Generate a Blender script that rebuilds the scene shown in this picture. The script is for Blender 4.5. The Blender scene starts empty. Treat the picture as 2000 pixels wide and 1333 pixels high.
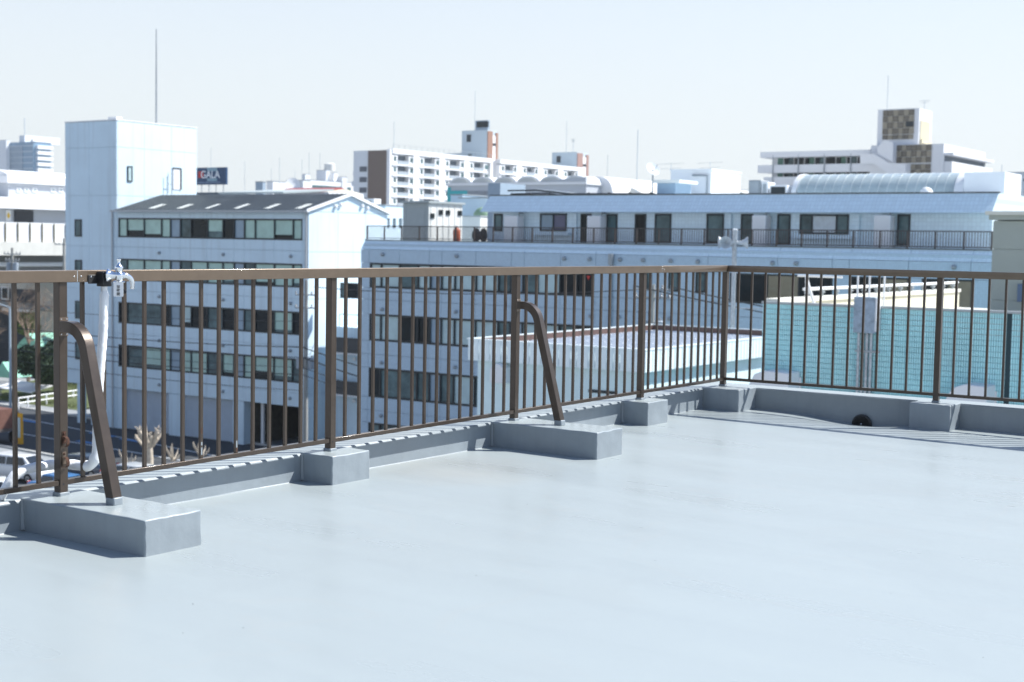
import bpy, bmesh, math, random
from mathutils import Vector, Matrix
random.seed(7)
R = math.radians
sc = bpy.context.scene
COL = sc.collection

# ------------------------------------------------------------------ camera
CAM = Vector((5.6653, -11.6667, 1.4374))
YAW, PITCH, ROLL, FPX = R(34.4209), R(3.9556), R(0.9768), 2770.78
fw = Vector((-math.sin(YAW)*math.cos(PITCH), math.cos(YAW)*math.cos(PITCH), -math.sin(PITCH)))
rt0 = Vector((math.cos(YAW), math.sin(YAW), 0)); up0 = rt0.cross(fw)
rt = math.cos(ROLL)*rt0 + math.sin(ROLL)*up0
up = -math.sin(ROLL)*rt0 + math.cos(ROLL)*up0
cd = bpy.data.cameras.new('camera'); cam = bpy.data.objects.new('camera', cd); COL.objects.link(cam)
m = Matrix((rt, up, -fw)).transposed().to_4x4(); m.translation = CAM; cam.matrix_world = m
cd.sensor_width = 36; cd.lens = FPX/2000*36; cd.clip_start = .1; cd.clip_end = 5000
cd.dof.use_dof = True; cd.dof.focus_distance = 8.3; cd.dof.aperture_fstop = 3.8
sc.camera = cam

# ------------------------------------------------------------------ sky and sun
SUN = Vector((.424, .508, .750)).normalized()
SEL = math.asin(SUN.z); SAZ = math.atan2(SUN.x, SUN.y)
w = bpy.data.worlds.new('World'); sc.world = w; w.use_nodes = True
nt = w.node_tree; bg = nt.nodes['Background']
sky = nt.nodes.new('ShaderNodeTexSky'); sky.sky_type = 'NISHITA'; sky.sun_disc = False
sky.sun_elevation = SEL; sky.sun_rotation = SAZ
sky.air_density = .7; sky.dust_density = .25; sky.ozone_density = 1.5; sky.altitude = 0
# thin spring haze: a pale veil, densest low in the sky all round the horizon, thinning out towards the zenith
tcw = nt.nodes.new('ShaderNodeTexCoord'); sxw = nt.nodes.new('ShaderNodeSeparateXYZ'); nt.links.new(tcw.outputs['Generated'], sxw.inputs[0])
mrw = nt.nodes.new('ShaderNodeMapRange'); mrw.interpolation_type = 'SMOOTHSTEP'
for k_, v_ in (('From Min', .0), ('From Max', .55), ('To Min', 1.0), ('To Max', .0)): mrw.inputs[k_].default_value = v_
nt.links.new(sxw.outputs[2], mrw.inputs['Value'])
mxw = nt.nodes.new('ShaderNodeMix'); mxw.data_type = 'RGBA'; mxw.inputs['B'].default_value = (3.80, 4.0, 4.02, 1)
nt.links.new(mrw.outputs[0], mxw.inputs['Factor']); nt.links.new(sky.outputs[0], mxw.inputs['A'])
nt.links.new(mxw.outputs['Result'], bg.inputs[0]); bg.inputs[1].default_value = .1
sd = bpy.data.lights.new('sun', 'SUN'); sd.energy = 3.55; sd.angle = R(.53); sd.color = (1, .985, .945)
so = bpy.data.objects.new('sun', sd); COL.objects.link(so); so.rotation_euler = SUN.to_track_quat('Z', 'Y').to_euler()
so.location = (0, 0, 60)
sc.view_settings.view_transform = 'Standard'; sc.view_settings.look = 'None'
sc.view_settings.exposure = 1.2; sc.view_settings.gamma = 1

# ------------------------------------------------------------------ measuring helpers (surveyed points)
def ray(px, py): return fw + rt*((px-1000)/FPX) - up*((py-666.5)/FPX)
def fy(px, py, Y): r = ray(px, py); p = CAM + r*((Y-CAM.y)/r.y); return p.x, p.z
def fx(px, py, X): r = ray(px, py); p = CAM + r*((X-CAM.x)/r.x); return p.y, p.z
def fz(px, py, Z): r = ray(px, py); p = CAM + r*((Z-CAM.z)/r.z); return p.x, p.y
def XY(px, py, Y): return fy(px, py, Y)[0]
def ZY(px, py, Y): return fy(px, py, Y)[1]
def zat(px, py, x, y):                       # height of a surveyed point that stands over (x, y)
    r = ray(px, py); k = math.hypot(x-CAM.x, y-CAM.y)/math.hypot(r.x, r.y); return CAM.z + r.z*k

# ------------------------------------------------------------------ materials
MATS = {}
def mat(name, col, rough=.6, metal=0., var=.0, vscale=3., bump=0., bscale=40., spec=.5, coat=0., alpha=None, emit=None, stain=None):
    if name in MATS: return MATS[name]
    m = bpy.data.materials.new(name); m.use_nodes = True; n = m.node_tree; L = n.links
    b = n.nodes['Principled BSDF']
    b.inputs['Base Color'].default_value = (*col, 1); b.inputs['Roughness'].default_value = rough
    b.inputs['Metallic'].default_value = metal; b.inputs['Specular IOR Level'].default_value = spec
    b.inputs['Coat Weight'].default_value = coat; b.inputs['Coat Roughness'].default_value = .08
    tc = n.nodes.new('ShaderNodeTexCoord')
    if var:
        g = n.nodes.new('ShaderNodeNewGeometry')
        nz = n.nodes.new('ShaderNodeTexNoise'); nz.inputs['Scale'].default_value = vscale; nz.inputs['Detail'].default_value = 6
        nz.inputs['Roughness'].default_value = .62
        L.new(g.outputs['Position'], nz.inputs['Vector'])
        rp = n.nodes.new('ShaderNodeMapRange'); rp.inputs['From Min'].default_value = .3; rp.inputs['From Max'].default_value = .7
        rp.inputs['To Min'].default_value = 1-var; rp.inputs['To Max'].default_value = 1+var
        L.new(nz.outputs['Fac'], rp.inputs['Value'])
        mx = n.nodes.new('ShaderNodeMix'); mx.data_type = 'RGBA'; mx.blend_type = 'MULTIPLY'; mx.inputs['Factor'].default_value = 1
        mx.inputs['A'].default_value = (*col, 1)
        cb = n.nodes.new('ShaderNodeCombineColor')
        for i in range(3): L.new(rp.outputs[0], cb.inputs[i])
        L.new(cb.outputs[0], mx.inputs['B']); last = mx.outputs['Result']
        if stain:                            # vertical run-off streaks
            mp = n.nodes.new('ShaderNodeMapping'); mp.inputs['Scale'].default_value = stain[1]
            L.new(g.outputs['Position'], mp.inputs['Vector'])
            n2 = n.nodes.new('ShaderNodeTexNoise'); n2.inputs['Scale'].default_value = 1; n2.inputs['Detail'].default_value = 4
            L.new(mp.outputs[0], n2.inputs['Vector'])
            r2 = n.nodes.new('ShaderNodeMapRange'); r2.inputs['From Min'].default_value = .52; r2.inputs['From Max'].default_value = .75
            r2.inputs['To Max'].default_value = stain[2]; L.new(n2.outputs['Fac'], r2.inputs['Value'])
            m2 = n.nodes.new('ShaderNodeMix'); m2.data_type = 'RGBA'; L.new(r2.outputs[0], m2.inputs['Factor'])
            L.new(last, m2.inputs['A']); m2.inputs['B'].default_value = (*stain[0], 1); last = m2.outputs['Result']
        L.new(last, b.inputs['Base Color'])
        rr = n.nodes.new('ShaderNodeMapRange'); rr.inputs['To Min'].default_value = max(.02, rough-.08); rr.inputs['To Max'].default_value = min(1, rough+.08)
        L.new(nz.outputs['Fac'], rr.inputs['Value']); L.new(rr.outputs[0], b.inputs['Roughness'])
    if bump:
        g = n.nodes.new('ShaderNodeNewGeometry')
        nb = n.nodes.new('ShaderNodeTexNoise'); nb.inputs['Scale'].default_value = bscale; nb.inputs['Detail'].default_value = 4
        L.new(g.outputs['Position'], nb.inputs['Vector'])
        bp = n.nodes.new('ShaderNodeBump'); bp.inputs['Strength'].default_value = bump; bp.inputs['Distance'].default_value = .02
        L.new(nb.outputs['Fac'], bp.inputs['Height']); L.new(bp.outputs[0], b.inputs['Normal'])
    if emit: b.inputs['Emission Color'].default_value = (*emit[0], 1); b.inputs['Emission Strength'].default_value = emit[1]
    MATS[name] = m; return m

def tile_mat(name, col, grout, size, mortar=.008, var=.06, rough=.4):
    """fine ceramic tiling, far away: the grid is projected on the wall plane (x or y, z)"""
    if name in MATS: return MATS[name]
    m = mat(name, col, rough); n = m.node_tree; L = n.links; b = n.nodes['Principled BSDF']
    g = n.nodes.new('ShaderNodeNewGeometry'); sx = n.nodes.new('ShaderNodeSeparateXYZ'); L.new(g.outputs['Position'], sx.inputs[0])
    ad = n.nodes.new('ShaderNodeMath'); ad.operation = 'ADD'; L.new(sx.outputs[0], ad.inputs[0])
    ad.inputs[1].default_value = 0
    cb = n.nodes.new('ShaderNodeCombineXYZ'); L.new(ad.outputs[0], cb.inputs[0]); L.new(sx.outputs[2], cb.inputs[1])
    br = n.nodes.new('ShaderNodeTexBrick'); br.offset = 0; br.squash = 1
    br.inputs['Scale'].default_value = 1; br.inputs['Brick Width'].default_value = size[0]; br.inputs['Row Height'].default_value = size[1]
    br.inputs['Mortar Size'].default_value = mortar; br.inputs['Mortar Smooth'].default_value = .3
    br.inputs['Color1'].default_value = (*[c*(1-var) for c in col], 1); br.inputs['Color2'].default_value = (*[min(1, c*(1+var)) for c in col], 1)
    br.inputs['Mortar'].default_value = (*grout, 1)
    L.new(cb.outputs[0], br.inputs['Vector']); L.new(br.outputs['Color'], b.inputs['Base Color'])
    return m

def roof_mat():
    """grey urethane roof coating: cloudy roller marks, a few dirt films where water dries, semi-gloss"""
    m = bpy.data.materials.new('roof_coating'); m.use_nodes = True; n = m.node_tree; L = n.links; b = n.nodes['Principled BSDF']
    g = n.nodes.new('ShaderNodeNewGeometry')
    def noise(scale, det=6, rgh=.6, vec=None, dist=0):
        t = n.nodes.new('ShaderNodeTexNoise'); t.inputs['Scale'].default_value = scale; t.inputs['Detail'].default_value = det
        t.inputs['Roughness'].default_value = rgh; t.inputs['Distortion'].default_value = dist
        L.new(vec or g.outputs['Position'], t.inputs['Vector']); return t
    def mr(src, a, b_, c, d):
        r = n.nodes.new('ShaderNodeMapRange'); r.inputs['From Min'].default_value = a; r.inputs['From Max'].default_value = b_
        r.inputs['To Min'].default_value = c; r.inputs['To Max'].default_value = d; L.new(src, r.inputs['Value']); return r.outputs[0]
    mp = n.nodes.new('ShaderNodeMapping'); mp.inputs['Scale'].default_value = (.55, 2.2, 1); mp.inputs['Rotation'].default_value = (0, 0, R(20))
    L.new(g.outputs['Position'], mp.inputs['Vector'])
    cloud = noise(1.1, 5, .55, mp.outputs[0], 0); fine = noise(9, 5, .7); dirt = noise(.8, 6, .6, None, 0)
    def mix(fac, a, b_):
        x = n.nodes.new('ShaderNodeMix'); x.data_type = 'RGBA'
        L.new(fac, x.inputs['Factor'])
        for k, v in (('A', a), ('B', b_)):
            if isinstance(v, tuple): x.inputs[k].default_value = (*v, 1)
            else: L.new(v, x.inputs[k])
        return x.outputs['Result']
    c = mix(mr(cloud.outputs['Fac'], .3, .7, 0, 1), (.308, .346, .350), (.326, .366, .369))
    c = mix(mr(fine.outputs['Fac'], .35, .7, 0, .35), c, (.306, .344, .353))
    c = mix(mr(dirt.outputs['Fac'], .55, .75, 0, .40), c, (.292, .316, .312))
    vd = n.nodes.new('ShaderNodeVectorMath'); vd.operation = 'DISTANCE'; vd.inputs[1].default_value = (.55, -4.25, 0)
    wob = n.nodes.new('ShaderNodeVectorMath'); wob.operation = 'MULTIPLY_ADD'; wob.inputs[1].default_value = (.5, .5, 0); wn_ = noise(3, 5, .6)
    L.new(wn_.outputs['Color'], wob.inputs[0]); L.new(g.outputs['Position'], wob.inputs[2]); L.new(wob.outputs[0], vd.inputs[0])
    c = mix(mr(vd.outputs['Value'], .25, .75, .55, 0), c, (.32, .32, .29))
    c = mix(mr(noise(.45, 3, .5, None, 1.5).outputs['Fac'], .60, .62, 0, .10), c, (.262, .294, .303))
    rg = n.nodes.new('ShaderNodeMath'); rg.operation = 'SUBTRACT'; rg.inputs[1].default_value = .5; L.new(noise(.9, 2, .4, None, .6).outputs['Fac'], rg.inputs[0])
    ra_ = n.nodes.new('ShaderNodeMath'); ra_.operation = 'ABSOLUTE'; L.new(rg.outputs[0], ra_.inputs[0])
    c = mix(mr(ra_.outputs[0], .0, .012, .22, 0), c, (.335, .350, .340))                      # tide marks of dried puddles
    sp_ = n.nodes.new('ShaderNodeSeparateXYZ'); L.new(g.outputs['Position'], sp_.inputs[0])
    wv_ = n.nodes.new('ShaderNodeMath'); wv_.operation = 'PINGPONG'; wv_.inputs[1].default_value = .24; wa_ = n.nodes.new('ShaderNodeMath'); wa_.operation = 'MULTIPLY_ADD'; wa_.inputs[1].default_value = .16
    L.new(noise(1.6, 3, .5).outputs['Fac'], wa_.inputs[0]); L.new(sp_.outputs[1], wa_.inputs[2]); L.new(wa_.outputs[0], wv_.inputs[0])
    c = mix(mr(wv_.outputs[0], .0, .05, .10, 0), c, (.27, .302, .314))                       # roller laps
    L.new(c, b.inputs['Base Color'])
    L.new(mr(cloud.outputs['Fac'], .3, .7, .24, .40), b.inputs['Roughness'])
    b.inputs['Specular IOR Level'].default_value = .5
    wv = noise(2.2, 3, .5); bp = n.nodes.new('ShaderNodeBump'); bp.inputs['Strength'].default_value = .07; bp.inputs['Distance'].default_value = .02
    ad = n.nodes.new('ShaderNodeMath'); ad.operation = 'MULTIPLY_ADD'; ad.inputs[1].default_value = .0
    L.new(noise(26, 4, .6).outputs['Fac'], ad.inputs[0]); L.new(wv.outputs['Fac'], ad.inputs[2])
    L.new(ad.outputs[0], bp.inputs['Height']); L.new(bp.outputs[0], b.inputs['Normal'])
    MATS['roof_coating'] = m; return m
ROOF = roof_mat()
KERB = mat('kerb_coating_shaded', (.232, .268, .296), .42, var=.07, vscale=5, bump=.16, bscale=13, stain=((.185, .215, .24), (22, 22, .7), .32))  # same paint as the floor, darkened to put shade into the upright faces
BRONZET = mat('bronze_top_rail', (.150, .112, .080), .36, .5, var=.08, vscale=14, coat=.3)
BRONZE = mat('bronze_aluminium', (.064, .048, .037), .34, .5, var=.10, vscale=14, bump=.03, bscale=120, coat=.25)
BRONZE2 = mat('bronze_aluminium_plate', (.16, .12, .09), .42, .5, var=.1, vscale=30)
STEEL = mat('bright_steel', (.72, .73, .74), .22, 1.)
CHROME = mat('chrome', (.80, .82, .84), .10, 1., var=.06, vscale=60)
RUST = mat('rusty_iron', (.085, .040, .026), .85, .2, var=.45, vscale=90, bump=.6, bscale=300)
WRAP = mat('white_lagging_tape', (.78, .80, .82), .38, var=.06, vscale=18, bump=.25, bscale=30)
BLACK = mat('black_rubber', (.014, .015, .017), .5)
WHITE = mat('white_plaster', (.62, .76, .85), .7, var=.05, vscale=.35, stain=((.45, .53, .58), (2.2, 2.2, .10), .5))
WHITE2 = mat('white_paint', (.78, .79, .80), .55, var=.03, vscale=.8)
OFFW = mat('cream_paint', (.70, .70, .66), .6, var=.05, vscale=.6)
JOINT = mat('joint_sealant', (.36, .40, .43), .8)
FRAME = mat('dark_window_frame', (.010, .018, .022), .5)
GLASSD = mat('dark_glass', (.007, .014, .018), .05, 0, var=.5, vscale=.6, spec=.2)
GLASSM = mat('grey_glass', (.085, .14, .15), .06, 0, var=.6, vscale=.8, spec=.3)
GLASSB = mat('glass_over_pale_blind', (.40, .58, .52), .12, 0, var=.12, vscale=1.3, spec=.4)
GLASSC = mat('glass_over_white_blind', (.46, .60, .62), .12, 0, var=.12, vscale=1.3, spec=.4)
GLASSP = mat('glass_over_blue_panel', (.26, .36, .45), .15, 0, var=.08, vscale=1.3)
GREYM = mat('grey_metal', (.33, .36, .38), .5, .2, var=.08, vscale=3)
ROOFD = mat('dark_roof_metal', (.042, .053, .062), .42, .15, var=.22, vscale=.5, stain=((.10, .115, .12), (.5, 2.2, .1), .5))
GALV = mat('galvanised_steel', (.42, .45, .48), .42, .6, var=.28, vscale=9)
CONC = mat('pale_concrete', (.62, .62, .58), .8, var=.08, vscale=.5, bump=.1, bscale=8, stain=((.45, .44, .40), (.8, .8, .06), .4))
ASPH = mat('asphalt', (.045, .050, .056), .85, var=.18, vscale=.4)
PAVE = mat('concrete_pavement', (.27, .285, .295), .85, var=.10, vscale=.6)
LINE = mat('road_paint_white', (.62, .63, .63), .7, var=.12, vscale=2)
LINEB = mat('road_paint_blue', (.06, .22, .50), .7, var=.12, vscale=2)

# ------------------------------------------------------------------ mesh helpers
OFF = {}
class MB:
    def __init__(s): s.v = []; s.f = []
    def add(s, vs, fs):
        k = len(s.v); s.v += [tuple(v) for v in vs]; s.f += [tuple(i+k for i in f) for f in fs]; return s
    def box(s, x0, x1, y0, y1, z0, z1):
        if x0 > x1: x0, x1 = x1, x0
        if y0 > y1: y0, y1 = y1, y0
        if z0 > z1: z0, z1 = z1, z0
        return s.add([(x0,y0,z0),(x1,y0,z0),(x1,y1,z0),(x0,y1,z0),(x0,y0,z1),(x1,y0,z1),(x1,y1,z1),(x0,y1,z1)],
                     [(0,3,2,1),(4,5,6,7),(0,1,5,4),(1,2,6,5),(2,3,7,6),(3,0,4,7)])
    def prism(s, pts, axis, a, b):               # polygon (two coordinates) swept along an axis
        n = len(pts)
        def P(p, t): return (t, p[0], p[1]) if axis == 'x' else ((p[0], t, p[1]) if axis == 'y' else (p[0], p[1], t))
        vs = [P(p, a) for p in pts] + [P(p, b) for p in pts]
        return s.add(vs, [tuple(range(n)), tuple(range(2*n-1, n-1, -1))] + [(i, (i+1) % n, n+(i+1) % n, n+i) for i in range(n)])
    def tube(s, path, rad, seg=8, cap=True, sq=False):
        path = [Vector(p) for p in path]; n = len(path); rs = rad if isinstance(rad, (list, tuple)) else [rad]*n
        rings = []; prev = None
        for i, p in enumerate(path):
            d = (path[min(i+1, n-1)] - path[max(i-1, 0)]).normalized()
            if prev is None:
                u = Vector((0, 0, 1)) if abs(d.z) < .9 else Vector((1, 0, 0))
                u = (u - d*u.dot(d)).normalized()
            else: u = (prev - d*prev.dot(d)).normalized()
            prev = u; q = d.cross(u)
            if sq: rings.append([p + (u*a + q*b)*rs[i] for a, b in ((1,1),(-1,1),(-1,-1),(1,-1))])
            else: rings.append([p + (u*math.cos(2*math.pi*k/seg) + q*math.sin(2*math.pi*k/seg))*rs[i] for k in range(seg)])
        m = 4 if sq else seg; vs = [v for r in rings for v in r]; fs = []
        for i in range(n-1):
            for k in range(m): fs.append((i*m+k, i*m+(k+1) % m, (i+1)*m+(k+1) % m, (i+1)*m+k))
        if cap: fs += [tuple(range(m-1, -1, -1)), tuple((n-1)*m+k for k in range(m))]
        return s.add(vs, fs)
    def lathe(s, c, axis, prof, seg=16):          # prof: (distance along axis, radius)
        c = Vector(c); a = Vector(axis).normalized(); u = a.orthogonal().normalized(); q = a.cross(u)
        vs = []; fs = []
        for t, r in prof:
            for k in range(seg):
                an = 2*math.pi*k/seg; vs.append(c + a*t + (u*math.cos(an)+q*math.sin(an))*r)
        for i in range(len(prof)-1):
            for k in range(seg): fs.append((i*seg+k, i*seg+(k+1) % seg, (i+1)*seg+(k+1) % seg, (i+1)*seg+k))
        fs += [tuple(range(seg-1, -1, -1)), tuple((len(prof)-1)*seg+k for k in range(seg))]
        return s.add(vs, fs)
def tag(o, label=None, cat=None, group=None, kind=None):
    if cat and not kind: kind = 'thing'
    for k, v in (('label', label), ('category', cat), ('group', group), ('kind', kind)):
        if v: o[k] = v
    return o
def thing(name, label, cat, loc=(0, 0, 0), group=None):
    o = bpy.data.objects.new(name, None); COL.objects.link(o); o.location = loc; o.empty_display_size = .3
    OFF[o.name] = Vector(loc); return tag(o, label, cat, group)
def mesh(name, mb, off=(0, 0, 0), smooth=False):
    me = bpy.data.meshes.new(name)
    me.from_pydata([(v[0]-off[0], v[1]-off[1], v[2]-off[2]) for v in mb.v], [], mb.f)
    bm = bmesh.new(); bm.from_mesh(me); bmesh.ops.recalc_face_normals(bm, faces=bm.faces); bm.to_mesh(me); bm.free()
    if smooth:
        me.polygons.foreach_set('use_smooth', [True]*len(me.polygons)); me.set_sharp_from_angle(angle=R(38))
    return me
def part(name, mb, material, parent=None, smooth=False, label=None, kind=None, bevel=0, seg=2):
    off = OFF[parent.name] if parent else Vector((0, 0, 0))
    o = bpy.data.objects.new(name, mesh(name, mb, off, smooth)); COL.objects.link(o)
    o.data.materials.append(material)
    if parent: o.parent = parent
    OFF[o.name] = off
    if bevel:
        b = o.modifiers.new('bevel', 'BEVEL'); b.width = bevel; b.segments = seg; b.limit_method = 'ANGLE'; b.harden_normals = False
        o.data.polygons.foreach_set('use_smooth', [True]*len(o.data.polygons)); o.data.set_sharp_from_angle(angle=R(60))
    return tag(o, label, None, None, kind)
def inst(o, dx=0, dy=0, dz=0, parent=None):      # copy sharing mesh data, moved
    c = o.copy(); COL.objects.link(c); c.location = o.location + Vector((dx, dy, dz))
    if parent: c.parent = parent
    OFF[c.name] = OFF[o.name]; return c
def single(name, mb, material, label, cat, group=None, smooth=False, bevel=0):
    n = len(mb.v); c = Vector((sum(v[0] for v in mb.v)/n, sum(v[1] for v in mb.v)/n, min(v[2] for v in mb.v)))
    o = bpy.data.objects.new(name, mesh(name, mb, c, smooth)); COL.objects.link(o); o.location = c; o.data.materials.append(material)
    OFF[o.name] = c
    if bevel:
        b = o.modifiers.new('bevel', 'BEVEL'); b.width = bevel; b.segments = 2
    return tag(o, label, cat, group)
def struct(name, mb, material, parent=None):
    o = part(name, mb, material, parent); 
    if not parent: o['kind'] = 'structure'
    return o
def B(*a): return MB().box(*a)
def text_part(name, s, size, loc, xdir, updir, material, parent, depth=.002, bold=0.):
    cu = bpy.data.curves.new(name, 'FONT'); cu.body = s; cu.size = size; cu.align_x = 'CENTER'; cu.align_y = 'CENTER'; cu.extrude = depth; cu.offset = bold
    t = bpy.data.objects.new(name+'_text', cu); COL.objects.link(t)
    bpy.context.view_layer.update()
    me = bpy.data.meshes.new_from_object(t.evaluated_get(bpy.context.evaluated_depsgraph_get()))
    bpy.data.objects.remove(t)
    o = bpy.data.objects.new(name, me); COL.objects.link(o); me.materials.clear(); me.materials.append(material)
    x = Vector(xdir); u = Vector(updir); M = Matrix((x, u, x.cross(u))).transposed().to_4x4()
    M.translation = Vector(loc) - OFF[parent.name]; o.parent = parent; o.matrix_local = M
    OFF[o.name] = OFF[parent.name]; return o
GZ = -14.0
HAZE = .00014

# ================================================================== our own rooftop
def flz(x, y):
    z = -.0079*x - .0048*(y+4)
    z -= .055*math.exp(-((x-1.28)/.42)**2)*math.exp(-((y-.1)/.34)**2)
    return z
xs = [-.075, 0, .15, .3, .45, .6] + [.7+.06*i for i in range(22)] + [2.1, 2.4, 2.8, 3.4, 4.5, 6, 8, 11, 14]
ys = [-24, -20, -16, -13, -11, -9, -7, -5.5, -4.2, -3, -2, -1.4] + [-1+.07*i for i in range(16)] + [.115]
fb = MB(); nx = len(xs)
fb.add([(x, y, flz(x, y)) for y in ys for x in xs],
       [(j*nx+i, j*nx+i+1, (j+1)*nx+i+1, (j+1)*nx+i) for j in range(len(ys)-1) for i in range(nx-1)])
roof = part('rooftop', fb, ROOF, None, smooth=True); roof['kind'] = 'structure'
KX, KY, KT = -.0716, .111, .171               # kerb inner faces and top
PY = [-7.2599-1.95, -7.2599, -5.3099, -3.3599, -1.5288]        # posts along the left side
def kerb_left():
    mb = MB(); n = 60; prof = [(-.32, -14), (-.32, KT-.006), (-.30, KT), (KX-.008, KT-.002), (KX, KT-.012), (KX, .005), (KX+.004, .0), (KX+.006, -.1), (KX+.006, -14)]
    y0, y1 = -24, .36
    ys = [y0+(y1-y0)*i/n for i in range(n+1)]
    vs = []
    for i, y in enumerate(ys):
        for k, (x, z) in enumerate(prof):
            j = (random.random()-.5)
            dz = flz(0, min(y, 0)) if k in (5, 6) else 0
            vs.append((x + (.004*j if k in (4, 5, 6) else 0), y, z + dz + (.002*j if k in (3, 4) else 0)))
    m = len(prof)
    mb.add(vs, [(i*m+k, i*m+(k+1) % m, (i+1)*m+(k+1) % m, (i+1)*m+k) for i in range(n) for k in range(m)] + [tuple(range(m)), tuple(n*m+k for k in range(m))])
    return mb
def kerb_right():
    mb = MB(); n = 50; prof = [(.36, -14), (.36, KT-.006), (.34, KT), (KY+.008, KT-.002), (KY, KT-.012), (KY, .005), (KY-.004, .0), (KY-.006, -.2), (KY-.006, -14)]
    x0, x1 = -.05, 14
    xs_ = [x0+(x1-x0)*(i/n)**1.5 for i in range(n+1)]; vs = []
    for i, x in enumerate(xs_):
        for k, (y, z) in enumerate(prof):
            j = random.random()-.5
            dz = flz(x, .1) if k in (5, 6) else 0
            vs.append((x, y + (.004*j if k in (4, 5, 6) else 0), z + dz))
    m = len(prof)
    return mb.add(vs, [(i*m+k, i*m+(k+1) % m, (i+1)*m+(k+1) % m, (i+1)*m+k) for i in range(n) for k in range(m)] + [tuple(range(m)), tuple(n*m+k for k in range(m))])
def lighten_tops(o):                              # tops take the lighter floor colour; shade stays painted into the sides
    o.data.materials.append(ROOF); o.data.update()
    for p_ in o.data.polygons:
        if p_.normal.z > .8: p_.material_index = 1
lighten_tops(part('kerb', kerb_left(), KERB, roof)); lighten_tops(part('kerb', kerb_right(), KERB, roof))
def block(x0, x1, y0, y1, top):               # painted footing with hand-trowelled, slightly uneven edges
    bm = bmesh.new(); bmesh.ops.create_cube(bm, size=1)
    for v in bm.verts:
        v.co = Vector((x0 if v.co.x < 0 else x1, y0 if v.co.y < 0 else y1, -.12 if v.co.z < 0 else top))
    bmesh.ops.subdivide_edges(bm, edges=bm.edges[:], cuts=7, use_grid_fill=True)
    for v in bm.verts:
        j = Vector((random.random()-.5, random.random()-.5, random.random()-.5))*.0045; v.co += j
    me = bpy.data.meshes.new('post_footing'); bm.to_mesh(me); bm.free()
    o = bpy.data.objects.new('post_footing', me); COL.objects.link(o); me.materials.append(KERB); o.parent = roof; lighten_tops(o)
    b = o.modifiers.new('bevel', 'BEVEL'); b.width = .007; b.segments = 2; b.limit_method = 'ANGLE'; b.angle_limit = R(50)
    me.polygons.foreach_set('use_smooth', [True]*len(me.polygons)); me.set_sharp_from_angle(angle=R(50))
    OFF[o.name] = Vector((0, 0, 0)); return o
SH, LO = .1687, .7955
for i, Y in enumerate(PY):
    block(KX-.02, LO if i in (1, 3) else SH, Y-.17, Y+.17, .1755)
block(KX-.02, .2774, -.250, KY+.02, .1755)
block(1.95-.17, 1.95+.17, -.164, KY+.02, .1755)
block(3.42-.17, 3.42+.17, -.82, KY+.02, .1755)
part('outer_bounce_wall', MB().box(-.34, 14, .362, .45, -14, KT-.03).box(-.45, -.322, -24, .45, -14, KT-.03), mat('bounce_render', (.72, .73, .72), .7, var=.04), roof)  # unseen outer wall skin, added pale to bounce sunlight onto the turquoise wall
# fillet beads where footings meet the kerb (hand-applied sealant)
for Y in PY[1:]:
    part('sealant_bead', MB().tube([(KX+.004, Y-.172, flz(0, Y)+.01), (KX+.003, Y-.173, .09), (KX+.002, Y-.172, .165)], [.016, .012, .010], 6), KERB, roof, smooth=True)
# drain grating in the right kerb
dr = thing('drain_grating', 'half-round black drain grating at the foot of the far kerb', 'drain', (1.285, KY-.02, -.075))
gm = MB(); gm.lathe((1.285, KY-.016, -.075), (0, -1, 0), [(0, .088), (.012, .088), (.016, .078), (.016, .070), (.006, .068)], 28); part('rim', gm, BLACK, dr, smooth=True)
gb = MB()
for k in range(-5, 6):
    h = math.sqrt(max(0, .068**2-(k*.0125)**2)); gb.box(1.285+k*.0125-.002, 1.285+k*.0125+.002, KY-.036, KY-.028, -.075-h, -.075+h)
    gb.box(1.285-h, 1.285+h, KY-.034, KY-.026, -.075+k*.0125-.002, -.075+k*.0125+.002)
part('grille', gb, BLACK, dr); part('knob', MB().lathe((1.285, KY-.036, -.07), (0, -1, 0), [(0, .007), (.006, .007), (.009, .004)], 10), STEEL, dr, smooth=True)

gt = MB(); rg_ = random.Random(21)
for px_, py_ in [(699, 1053), (612, 1105), (1490, 1040)] + [(rg_.uniform(60, 1980), rg_.uniform(880, 1320)) for _ in range(22)]:
    x, y = fz(px_, py_, 0); z = flz(x, y); r_ = rg_.uniform(.0010, .0026); a_ = rg_.uniform(0, 3.1)
    if x < .9 and y < -1: continue
    gt.add([(x-r_*math.cos(a_)*2, y-r_*math.sin(a_)*2, z+.0005), (x+r_*math.sin(a_), y-r_*math.cos(a_), z+.0005), (x+r_*math.cos(a_)*2, y+r_*math.sin(a_)*2, z+.0005), (x, y, z+.002)], [(0, 1, 3), (1, 2, 3), (2, 0, 3)])
tag(part('grit', gt, mat('grit_brown', (.06, .055, .05), .9)), 'scattered tiny specks of grit on the roof floor', 'grit', None, 'stuff')
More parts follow.
